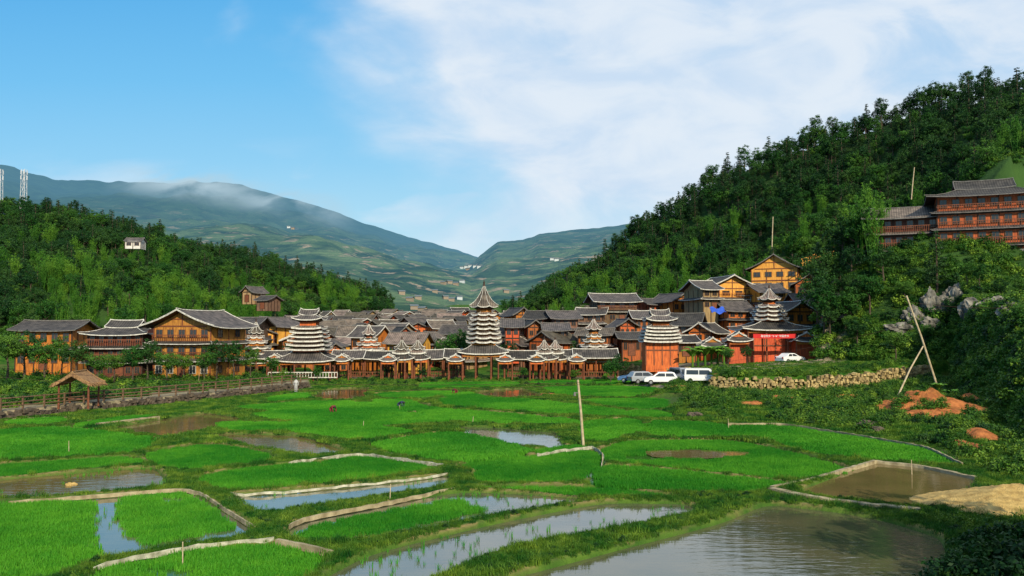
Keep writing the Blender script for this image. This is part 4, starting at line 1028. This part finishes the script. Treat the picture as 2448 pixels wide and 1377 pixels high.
def car(px,d,rz,kind,paint,label):
    z=H1(X(px,d),d); e=top('parked_car',label,'car',(X(px,d),d,z),rz,'cars parked on the gravel')
    if kind=='van': body=[(-2.1,.35),(-2.15,.9),(-2.05,1.85),(-1.9,1.93),(1.0,1.93),(1.25,1.85),(1.85,1.12),(2.1,.95),(2.15,.4)]; gl=[(-1.9,1.15),(-1.88,1.72),(.98,1.72),(1.5,1.15)]; L=1.4
    elif kind=='suv': body=[(-2.2,.4),(-2.25,.95),(-2.1,1.1),(-1.8,1.6),(-1.5,1.68),(.3,1.66),(1.1,1.12),(2.0,.98),(2.2,.75),(2.2,.4)]; gl=[(-1.85,1.1),(-1.6,1.52),(.25,1.52),(.85,1.12)]; L=1.35
    else: body=[(-2.2,.35),(-2.25,.85),(-2.1,1.0),(-1.5,1.05),(-1.0,1.42),(-.6,1.48),(.2,1.46),(1.0,1.02),(1.95,.88),(2.2,.65),(2.2,.35)]; gl=[(-1.25,1.04),(-.9,1.36),(.15,1.35),(.72,1.03)]; L=1.35
    b=B(); prof(b,body,.86,.66 if kind!='van' else .76,1.0)
    bo=part('body',b.mesh('body',[paint]),e); bv=bo.modifiers.new('b','BEVEL'); bv.width=.06; bv.segments=2; bv.limit_method='ANGLE'
    def hw(z):
        zt=max(p[1] for p in body); return .86 if z<=1 else .86+((.66 if kind!='van' else .76)-.86)*(z-1)/(zt-1)
    for s in (-1,1):
        mid=(gl[0][0]+gl[3][0])/2-.1
        b=B(); o=.012
        def P(x,z): return (x,s*(hw(z)+o),z)
        zt_=gl[1][1]; zb_=gl[0][1]
        b.poly([P(gl[0][0],zb_),P(mid-.05,zb_),P(mid-.05,zt_),P(gl[1][0],zt_)]); part('side_window',b.mesh('side_window',[mGlass]),e)
        b=B(); b.poly([P(mid+.05,zb_),P(gl[3][0],zb_),P(gl[2][0],zt_),P(mid+.05,zt_)]); part('side_window',b.mesh('side_window',[mGlass]),e)
    i=[k for k in range(len(body)-1) if body[k][0]>0 and body[k+1][0]>body[k][0] and body[k][1]-body[k+1][1]>.3][0]
    (xa,za),(xb,zb2)=body[i],body[i+1]; b=B(); t0,t1=.1,.92
    A=(xa+(xb-xa)*t0+.02,za+(zb2-za)*t0+.02); C=(xa+(xb-xa)*t1+.02,za+(zb2-za)*t1+.02)
    b.poly([(A[0],-hw(A[1])*.9,A[1]),(A[0],hw(A[1])*.9,A[1]),(C[0],hw(C[1])*.9,C[1]),(C[0],-hw(C[1])*.9,C[1])]); part('windscreen',b.mesh('windscreen',[mGlass]),e)
    b=B(); rx=body[1][0]-.01; b.poly([(rx+.03,-.62,1.15),(rx+.03,.62,1.15),(rx+.12,.55,1.6),(rx+.12,-.55,1.6)]) if kind=='van' else b.poly([(body[3][0]-.12,-.6,body[3][1]-.35),(body[3][0]-.12,.6,body[3][1]-.35),(body[3][0]+.02,.55,body[3][1]-.03),(body[3][0]+.02,-.55,body[3][1]-.03)])
    part('rear_window',b.mesh('rear_window',[mGlass]),e)
    for s in (-1,1):
        b=B(); b.box(body[-1][0]-.08,body[-1][0]+.02,s*.62-.17,s*.62+.17,.62,.8); part('headlight',b.mesh('headlight',[mLamp]),e)
        b=B(); b.box(body[0][0]-.06,body[0][0]+.06,s*.68-.1,s*.68+.1,.7,.95); part('tail_light',b.mesh('tail_light',[mRedL]),e)
        for xx in (-L,L):
            b=B(); b.cyl((0,-.11,0),(0,.11,0),.33,.33,16); w=part('wheel',b.mesh('tyre',[mBlack]),e,(xx,s*.8,.33))
            b=B(); b.cyl((0,-.125,0),(0,.125,0),.19,.19,10); part('rim',b.mesh('rim',[mRim]),w)
    return e
pW=carpaint('white_paint',(.78,.79,.8)); pG=carpaint('grey_paint',(.3,.32,.35)); pB=carpaint('blue_paint',(.06,.14,.3)); pD=carpaint('dark_paint',(.04,.045,.05))
car(1515,118,2.9,'sedan',pB,'dark blue sedan parked on the gravel'); car(1540,116,.25,'suv',pG,'silver grey sport utility car parked on the gravel')
car(1578,113,3.05,'suv',pW,'white sport utility car parked beside the rubble wall'); car(1628,114,-1.3,'van',pG,'grey minivan facing the paddies')
car(1674,110.5,-.15,'van',pW,'white minivan parked beside the rubble wall'); car(1888,123,.5,'sedan',pW,'white sedan parked by the gate tower'); car(2003,122,.3,'suv',pD,'dark car parked under bushes')
# ---------------------------------------------------------------- people
mHair=M('black_hair',(.02,.018,.016),(.03,.02,.02),3,.6)
def person(x,y,z,pose,cl,label,rz=0):
    J={'stand':dict(pel=(0,0,.92),ch=(0,0,1.32),nk=(0,0,1.47),hd=(0,-.02,1.62),kn=(.1,-.02,.5),ft=(.1,0,.07),el=(.25,.02,1.1),ha=(.26,-.1,.86)),
       'bend':dict(pel=(0,.15,.82),ch=(0,-.28,.95),nk=(0,-.42,.92),hd=(0,-.55,.86),kn=(.12,-.02,.46),ft=(.12,.1,.07),el=(.2,-.42,.65),ha=(.14,-.5,.34))}[pose]
    vs=[J['pel'],tuple((a+b)/2 for a,b in zip(J['pel'],J['ch'])),J['ch'],J['nk'],J['hd']]; es=[(0,1),(1,2),(2,3),(3,4)]; rd=[.15,.14,.15,.06,.1]
    for s in (-1,1):
        f=lambda p:(p[0]*s,p[1],p[2]); o=len(vs); sh=(.18*s,J['ch'][1],J['ch'][2]+.06)
        vs+=[sh,f(J['el']),f(J['ha'])]; es+=[(2,o),(o,o+1),(o+1,o+2)]; rd+=[.07,.05,.035]
        hp=(.1*s,J['pel'][1],J['pel'][2]-.05); o=len(vs); ft=f(J['ft'])
        vs+=[hp,f(J['kn']),ft,(ft[0],ft[1]-.16,.04)]; es+=[(0,o),(o,o+1),(o+1,o+2),(o+2,o+3)]; rd+=[.1,.07,.05,.04]
    me=bpy.data.meshes.new('body'); me.from_pydata(vs,es,[]); me.materials.append(cl)
    o=single('person',me,label,'person',(x,y,z),rz); md=o.modifiers.new('s','SKIN'); 
    for i,v in enumerate(me.skin_vertices[0].data): v.radius=(rd[i],rd[i]); v.use_root=(i==0)
    ss=o.modifiers.new('u','SUBSURF'); ss.levels=1; ss.render_levels=1
    bm=bmesh.new(); bmesh.ops.create_uvsphere(bm,u_segments=14,v_segments=10,radius=.125); h=bpy.data.meshes.new('hair'); 
    for v in bm.verts: v.co.z=max(v.co.z,-.02-.06*(v.co.y>0))
    bm.to_mesh(h); bm.free(); h.materials.append(mHair); part('hair',h,o,(J['hd'][0],J['hd'][1]+.02,J['hd'][2]+.03))
    return o
mMar=M('maroon_cloth',(.20,.03,.03),(.12,.02,.02),4,.8); mBl=M('indigo_cloth',(.03,.04,.09),(.02,.03,.06),4,.8); mWh=M('pale_cloth',(.5,.5,.5),(.4,.4,.4),4,.8)
x,y=G(793,985); person(x,y,H1(x,y),'bend',mMar,'farmer in dark red clothes bending over a bund',.8)
x,y=G(1090,940); person(x,y,H1(x,y),'bend',mMar,'farmer in dark red clothes stooping beside a paddy',-.6)
x,y=G(700,926,.7); person(x,y+1.5,H1(x,y+1.5),'stand',mWh,'person in pale clothes standing on the path',.2)
x,y=G(955,972); person(x,y,H1(x,y)-.05,'bend',mBl,'farmer in indigo clothes bending in the rice',1.2)
# ---------------------------------------------------------------- individual village trees
random.seed(5)
for k,px,d,h in [(0,1093,138,7.5),(1,1100,142,7),(5,1375,141,6),(0,1060,150,6),(1,1215,141,5.5),(0,940,143,5),(0,1005,142,4.5),(1,700,142,5),(0,800,142,4.5),(0,20,112,7),(1,60,116,7.5),(0,110,112,6.5),(0,-40,104,8),(0,320,108,5.0),(0,400,106,5.0),(1,355,110,5.4),(0,440,112,3.8),(0,490,110,4.4),(1,520,114,5.2),(2,560,113,4.6),(2,600,115,4.4),(0,650,118,3.8),(0,235,106,4.8),(2,150,118,5.5),(1,185,114,5.4),(0,275,111,4.4),(0,1460,122,4),(1,1478,124,4.5),(0,1375,126,2.6),(0,1740,116,3.0),(1,1785,117,2.6),(1,1985,120,5),(0,2020,120,5.5),(1,2050,116,5),(0,2080,120,6),(4,2060,132,9),(4,2090,128,8),(4,2030,138,9),(4,2075,138,9),(0,2140,108,4.5),(0,2440,80,2.6),(0,2475,74,3),(0,2430,70,2.4),(1,1010,122,2.2),(0,1250,124,2.2),(3,2330,212,11),(3,2448,205,12),(5,1520,296,12),(5,1590,290,9),(3,380,312,10),(3,130,300,8),(1,2540,64,4),(0,-90,90,7),(3,2242,118,9),(1,2275,113,3.4),(0,2165,118,4),(1,2115,123,6.5),(2,2345,112,3.2),(1,2395,111,3.2),(2,2440,107,3.6),(4,2112,130,8),(0,2210,111,3.6),(0,2315,114,4),(1,300,218,7),(0,325,216,6.5),(2,345,220,8),(1,285,221,8),(2,300,180,9),(0,590,186,8),(1,625,182,7),(1,930,128,2.4),(0,760,124,2.2),(1,1560,190,8),(0,1500,186,7),(4,2010,172,9),(1,2000,160,6),(0,2030,165,8),(0,1240,175,6),(1,1150,165,5),(0,860,160,5),(1,760,158,5.5)]:
    x=X(px,d); tree(k,x,d,h/(7.6 if k not in (3,5) else 10),None,TL[k]+' standing beside the village')
for px,d,h,k in [(2800,27,8,1),(2860,24,8,0),(2950,21,8,1),(2900,18,6,0)]:  # off-frame trees added to cast shade into the near right corner
    x=X(px,d); tree(k,x,d,h/7.6,None,'unseen broadleaf tree added to shade the pond bank')
for px,py,s in [(2310,1310,.8),(2350,1290,.8),(2400,1280,.8),(2448,1290,1.0),(2330,1340,1.0),(2390,1340,1.2),(2450,1360,1.3),(2290,1350,.7),(2260,1380,.8),(2340,1385,1.1),(2420,1400,1.2),(2500,1330,1.4),(2230,1405,.8),(2150,1232,.35),(2100,1232,.3),(2200,1238,.4),(2260,1252,.5),(2020,1210,.3),(2300,1250,.55),(2360,1252,.6),(2430,1256,.6)]:
    x,y=G(px,py); single('bush',shrM[2 if s>.6 else random.randint(0,1)],'dense leafy bush on the pond bank','bush',(x,y,H1(x,y)-.05),random.uniform(0,6),'bushes on the pond bank',s)
bb=B()
for i in range(9):
    a=i*.7+random.uniform(-.2,.2); L=random.uniform(1.4,2.2); P=[]
    for j in range(7):
        t=j/6; q=.15+L*.7*t; z=1.3+L*(1.1*t-.75*t*t); w=.28*math.sin(math.pi*min(1,t*.9+.08))
        c,s=math.cos(a),math.sin(a); P.append([(c*q-s*w,s*q+c*w,z-.06),(c*q,s*q,z),(c*q+s*w,s*q-c*w,z-.06)])
    bb.sheet(P,.01,0,0)
banL=bb.mesh('leaves',[mBanana]); bb=B(); bb.cyl((0,0,-.3),(0,0,1.5),.14,.09,8); banT=bb.mesh('stem',[mLeafB])
for px,s_,d in [(1668,1.5,126),(1685,1.6,125),(1700,1.5,126),(1715,1.5,127),(1730,1.3,124),(1470,1.4,126),(2270,.6,76),(2240,.55,73),(1655,1.4,124)]:
    x=X(px,d); e=top('banana_plant','banana plant with broad arching bright green leaves','plant',(x,d,H1(x,d)),random.uniform(0,6)); e.scale=(s_,)*3; part('stem',banT,e); part('leaves',banL,e)
# ---------------------------------------------------------------- far mountains
def mtmat(name,haze,hs):
    m=bpy.data.materials.new(name); n,l=nt(m); bs=n['Principled BSDF']; bs.inputs['Roughness'].default_value=1; bs.inputs['Specular IOR Level'].default_value=0
    g=n.new('ShaderNodeNewGeometry'); sx=n.new('ShaderNodeSeparateXYZ'); l.new(g.outputs['Position'],sx.inputs[0])
    def noise(s,st=(1,1,1)):
        mp=n.new('ShaderNodeMapping'); mp.inputs['Scale'].default_value=st; l.new(g.outputs['Position'],mp.inputs[0])
        o=n.new('ShaderNodeTexNoise'); o.inputs['Scale'].default_value=s; o.inputs['Detail'].default_value=8; o.inputs['Roughness'].default_value=.62; l.new(mp.outputs[0],o.inputs['Vector']); return o.outputs['Fac']
    def mr(s,a,b,c=0,d=1):
        o=n.new('ShaderNodeMapRange'); o.inputs[1].default_value=a;o.inputs[2].default_value=b;o.inputs[3].default_value=c;o.inputs[4].default_value=d; l.new(s,o.inputs[0]); return o.outputs[0]
    def mix(f,a,b):
        o=n.new('ShaderNodeMix'); o.data_type='RGBA'; l.new(f,o.inputs[0])
        for k,c in ((6,a),(7,b)):
            if isinstance(c,tuple): o.inputs[k].default_value=(*c,1)
            else: l.new(c,o.inputs[k])
        return o.outputs[2]
    def mul(a,b):
        o=n.new('ShaderNodeMath'); o.operation='MULTIPLY'; l.new(a,o.inputs[0]); l.new(b,o.inputs[1]); return o.outputs[0]
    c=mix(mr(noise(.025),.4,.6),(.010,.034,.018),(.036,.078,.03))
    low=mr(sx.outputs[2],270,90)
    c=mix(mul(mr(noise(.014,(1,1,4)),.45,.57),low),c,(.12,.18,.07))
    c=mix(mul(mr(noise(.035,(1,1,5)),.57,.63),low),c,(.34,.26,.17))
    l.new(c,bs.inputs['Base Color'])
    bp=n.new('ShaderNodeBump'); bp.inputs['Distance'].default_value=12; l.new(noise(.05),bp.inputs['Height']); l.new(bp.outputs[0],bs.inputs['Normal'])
    em=n.new('ShaderNodeEmission'); em.inputs[0].default_value=(*haze,1); em.inputs[1].default_value=1  # blue distance haze painted in as emission, stronger farther along y
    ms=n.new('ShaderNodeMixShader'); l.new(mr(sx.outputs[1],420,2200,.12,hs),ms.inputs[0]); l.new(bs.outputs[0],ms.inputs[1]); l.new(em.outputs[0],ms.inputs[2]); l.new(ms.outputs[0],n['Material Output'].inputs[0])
    return m
mMt=mtmat('mountain_painted_haze',(.12,.29,.42),.72)
def mountain(name,SP,SY,d0,d1,amp,pw,nu=420,nv=150,z0=14,label=''):
    px=np.linspace(SP[0],SP[-1],nu); tt=np.linspace(0,1.35,nv)
    PX,T=np.meshgrid(px,tt,indexing='ij'); D=d0+(d1-d0)*T; Xm=(PX-CX)/F*D
    zr=CH+(782-np.interp(PX,SP,SY)+5*(fbm(PX*.02,PX*0+3,4)-.5)*2)/F*d1
    Tc=np.clip(T,0,1); Zm=z0+(zr-z0)*Tc**pw*(1-1.4*np.clip(T-1,0,1))
    n=fbm(Xm/260+5,D/260,6)-.5; rd=1-abs(fbm(Xm/180+50,D/420+7,5)-.5)*4
    Zm+=amp*(n*1.0+rd*.35)*np.sin(np.pi*np.clip(T,0,1))*1.0+amp*.15*(fbm(Xm/60,D/60,3)-.5)*np.clip(T*3,0,1)
    V=np.stack([Xm,D,Zm],-1).reshape(-1,3); ii=np.arange(nu*nv).reshape(nu,nv)
    Q=np.stack([ii[:-1,:-1],ii[1:,:-1],ii[1:,1:],ii[:-1,1:]],-1).reshape(-1,4)
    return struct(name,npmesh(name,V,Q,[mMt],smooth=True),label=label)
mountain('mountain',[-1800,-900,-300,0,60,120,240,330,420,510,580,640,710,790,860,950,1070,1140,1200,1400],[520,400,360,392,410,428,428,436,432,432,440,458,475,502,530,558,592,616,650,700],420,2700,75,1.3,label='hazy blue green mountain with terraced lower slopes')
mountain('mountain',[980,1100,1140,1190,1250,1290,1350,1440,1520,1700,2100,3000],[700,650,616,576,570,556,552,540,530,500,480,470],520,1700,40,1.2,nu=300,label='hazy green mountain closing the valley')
random.seed(3)
bpy.context.view_layer.update(); dg=bpy.context.evaluated_depsgraph_get()
fb=B(); fb.box(-6,6,-4,4,-4,6,0); fb.gable(7,5,5.9,2.4,'x',0,.3,1,1,mb=1); 
mFw=M('haze_tinted_plaster',(.50,.54,.55),(.42,.46,.47),1,.9); mFt=M('haze_tinted_timber',(.30,.24,.18),(.22,.18,.14),1,.9); mFr=M('haze_tinted_tile',(.13,.16,.18),(.10,.13,.15),1,.9)  # distance haze mixed into these base colours
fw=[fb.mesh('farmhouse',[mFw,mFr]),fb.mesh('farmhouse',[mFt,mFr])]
for px,py,k in [(1104,642,0),(1114,640,0),(1124,638,0),(1135,639,0),(1145,640,0),(1118,646,1),(1060,680,1),(1075,678,1),(1090,682,1),(1105,676,0),(1065,715,1),(1080,720,1),(1098,716,0),(1320,622,0),(1330,624,0),(980,720,1),(1000,716,1),(960,704,1),(1040,700,1),(1210,700,1),(990,740,1),(1010,745,1),(690,545,0),(700,548,1)]:
    a,b_,c=ray(px,py); dv=Vector((a,b_,c)).normalized()
    hit,loc,nr_,idx,ob,mx_=sc.ray_cast(dg,Vector((0,0,CH))+dv*320,dv)
    if hit: 
        single('farmhouse',fw[k],'small %s farmhouse on the far valley slope'%['white','pale timber'][k],'house',tuple(loc),random.uniform(-.5,.5),'far farmhouses',min(.6,.30+loc.y/7000))
# ---------------------------------------------------------------- low cloud on the mountain
def cloudmat():
    m=bpy.data.materials.new('mist'); n,l=nt(m); out=n['Material Output']; n.remove(n['Principled BSDF'])
    tc=n.new('ShaderNodeTexCoord'); mp=n.new('ShaderNodeMapping'); mp.inputs['Scale'].default_value=(1.0,1,2.4); mp.inputs['Rotation'].default_value=(0,.25,0); l.new(tc.outputs['Object'],mp.inputs[0])
    no=n.new('ShaderNodeTexNoise'); no.inputs['Scale'].default_value=.010; no.inputs['Detail'].default_value=6; no.inputs['Roughness'].default_value=.5; l.new(mp.outputs[0],no.inputs['Vector'])
    at=n.new('ShaderNodeAttribute'); at.attribute_name='soft'
    a=n.new('ShaderNodeMapRange'); a.interpolation_type='SMOOTHSTEP'; a.inputs[1].default_value=.33;a.inputs[2].default_value=.62; l.new(no.outputs['Fac'],a.inputs[0])
    mu=n.new('ShaderNodeMath'); mu.operation='MULTIPLY'; l.new(a.outputs[0],mu.inputs[0]); l.new(at.outputs['Fac'],mu.inputs[1])
    tr=n.new('ShaderNodeBsdfTransparent'); em=n.new('ShaderNodeEmission'); em.inputs[0].default_value=(.56,.75,.86,1); em.inputs[1].default_value=.85
    ms=n.new('ShaderNodeMixShader'); l.new(mu.outputs[0],ms.inputs[0]); l.new(tr.outputs[0],ms.inputs[1]); l.new(em.outputs[0],ms.inputs[2]); l.new(ms.outputs[0],out.inputs[0])
    return m
mC=cloudmat()
for (px0,px1,y0,y1,d,k) in [(220,700,385,500,1450,.95),(540,860,440,535,1420,.85)]:
    nu,nv=40,16; V=[];S=[]
    for i in range(nu):
        for j in range(nv):
            a=i/(nu-1);c=j/(nv-1); px=px0+(px1-px0)*a; py=y0+(y1-y0)*c+(a-.5)*60
            V.append((X(px,d,py),d+40*math.sin(a*5+c*3),Z(py,d))); S.append(k*math.sin(math.pi*a)**1.2*math.sin(math.pi*c)**1.7)
    ii=np.arange(nu*nv).reshape(nu,nv); Q=np.stack([ii[:-1,:-1],ii[1:,:-1],ii[1:,1:],ii[:-1,1:]],-1).reshape(-1,4)
    me=npmesh('cloud',np.array(V),Q,[mC],smooth=True); me.attributes.new('soft','FLOAT','POINT').data.foreach_set('value',np.array(S,np.float32)); struct('cloud',me,label='thin low cloud clinging to the mountain')
# ---------------------------------------------------------------- world
w=bpy.data.worlds.new('World'); sc.world=w; w.use_nodes=True; n=w.node_tree.nodes; l=w.node_tree.links; bg=n['Background']; bg.inputs[1].default_value=.1
SEL=math.radians(30); SAZ=math.radians(18)
sk=n.new('ShaderNodeTexSky'); sk.sky_type='NISHITA'; sk.sun_disc=False; sk.sun_elevation=SEL; sk.sun_rotation=math.pi-SAZ; sk.air_density=1.0; sk.dust_density=.6; sk.ozone_density=1.5
tc=n.new('ShaderNodeTexCoord'); sx=n.new('ShaderNodeSeparateXYZ'); l.new(tc.outputs['Generated'],sx.inputs[0])
def mth(op,a,b=None,c=None):
    o=n.new('ShaderNodeMath'); o.operation=op
    for i,q in enumerate((a,b,c)):
        if q is None: continue
        if isinstance(q,(int,float)): o.inputs[i].default_value=q
        else: l.new(q,o.inputs[i])
    return o.outputs[0]
ay=mth('MAXIMUM',mth('ABSOLUTE',sx.outputs[1]),.12); u=mth('DIVIDE',sx.outputs[0],ay); v=mth('DIVIDE',mth('ABSOLUTE',sx.outputs[2]),ay)
def ramp(f,st,interp='LINEAR'):
    r=n.new('ShaderNodeValToRGB'); r.color_ramp.interpolation=interp; e=r.color_ramp.elements
    e[0].position,e[0].color=st[0][0],(*st[0][1],1); e[1].position,e[1].color=st[-1][0],(*st[-1][1],1)
    for p,c in st[1:-1]: q=e.new(p); q.color=(*c,1)
    l.new(f,r.inputs[0]); return r.outputs[0]
def mixc(f,a,b,bt='MIX'):
    o=n.new('ShaderNodeMix'); o.data_type='RGBA'; o.blend_type=bt
    for k,c in ((0,f),(6,a),(7,b)):
        if isinstance(c,tuple): o.inputs[k].default_value=(*c,1)
        elif isinstance(c,float): o.inputs[k].default_value=c
        else: l.new(c,o.inputs[k])
    return o.outputs[2]
grad=ramp(v,[(0,(.58,.82,.92)),(.10,(.47,.77,.92)),(.2,(.28,.65,.94)),(.30,(.17,.56,.93)),(.42,(.10,.46,.88)),(1,(.05,.24,.6))])
sc10=n.new('ShaderNodeVectorMath'); sc10.operation='SCALE'; sc10.inputs['Scale'].default_value=10; l.new(grad,sc10.inputs[0])
base=mixc(.88,sk.outputs[0],sc10.outputs[0])
cv=n.new('ShaderNodeCombineXYZ'); l.new(u,cv.inputs[0]); l.new(v,cv.inputs[1])
def wn(scale,loc,st,det=7,rot=0,dist=.0,rough=.5):
    mp=n.new('ShaderNodeMapping'); mp.inputs['Location'].default_value=loc; mp.inputs['Scale'].default_value=st; mp.inputs['Rotation'].default_value=(0,0,rot); l.new(cv.outputs[0],mp.inputs[0])
    o=n.new('ShaderNodeTexNoise'); o.inputs['Scale'].default_value=scale; o.inputs['Detail'].default_value=det; o.inputs['Distortion'].default_value=dist; o.inputs['Roughness'].default_value=rough; l.new(mp.outputs[0],o.inputs['Vector']); return o.outputs['Fac']
def mr(s,a,b,c=0,d=1,sm=True):
    o=n.new('ShaderNodeMapRange'); o.interpolation_type='SMOOTHSTEP' if sm else 'LINEAR'
    o.inputs[1].default_value=a;o.inputs[2].default_value=b;o.inputs[3].default_value=c;o.inputs[4].default_value=d; l.new(s,o.inputs[0]); return o.outputs[0]
bnd=mth('MULTIPLY_ADD',v,-.55,-.07)
edge=mth('SUBTRACT',u,bnd)
nz=wn(3.2,(2.3,.7,0),(1,1.7,1),rot=-.45,dist=.3); nz2=wn(7,(5,1,0),(1,2.0,1),rot=-.45,dist=.4,rough=.55)
m1=mr(mth('ADD',edge,mth('MULTIPLY_ADD',nz,.6,-.30)),-.04,.17)
body=mr(mth('ADD',mth('MULTIPLY',nz,.6),mth('MULTIPLY',nz2,.4)),.28,.58,.5,1.0)
cl=mth('MULTIPLY',mth('MULTIPLY',m1,body),mr(v,.02,.18,.65,1.0))
wis=mth('MULTIPLY',mr(wn(5,(9,4,0),(1,3.2,1),rot=.1,dist=.5),.50,.70),mr(v,.24,.16))
cl=mth('MINIMUM',mth('MAXIMUM',cl,mth('MULTIPLY',wis,.45)),.93)
ccol=mixc(mr(nz2,.35,.65),(6.2,7.5,9.1),(7.9,8.6,9.4))
fin=mixc(cl,base,ccol); l.new(fin,bg.inputs[0])
sun=bpy.data.lights.new('sun','SUN'); sun.energy=5.0; sun.angle=math.radians(.6); sun.color=(1,.89,.66)
so=bpy.data.objects.new('sun',sun); so['kind']='structure'; link(so)
tv=Vector((math.sin(SAZ)*math.cos(SEL),-math.cos(SAZ)*math.cos(SEL),math.sin(SEL))); so.rotation_euler=tv.to_track_quat('Z','Y').to_euler(); so.location=(60,-80,80)
cam=bpy.data.cameras.new('camera'); co=bpy.data.objects.new('camera',cam); link(co); co.location=(0,0,CH); co.rotation_euler=(math.pi/2+PT,0,0)
cam.sensor_width=36; cam.lens=36*F/2448; cam.clip_end=20000; cam.clip_start=.5; sc.camera=co
sc.view_settings.view_transform='Standard'; sc.view_settings.look='None'; sc.view_settings.exposure=0
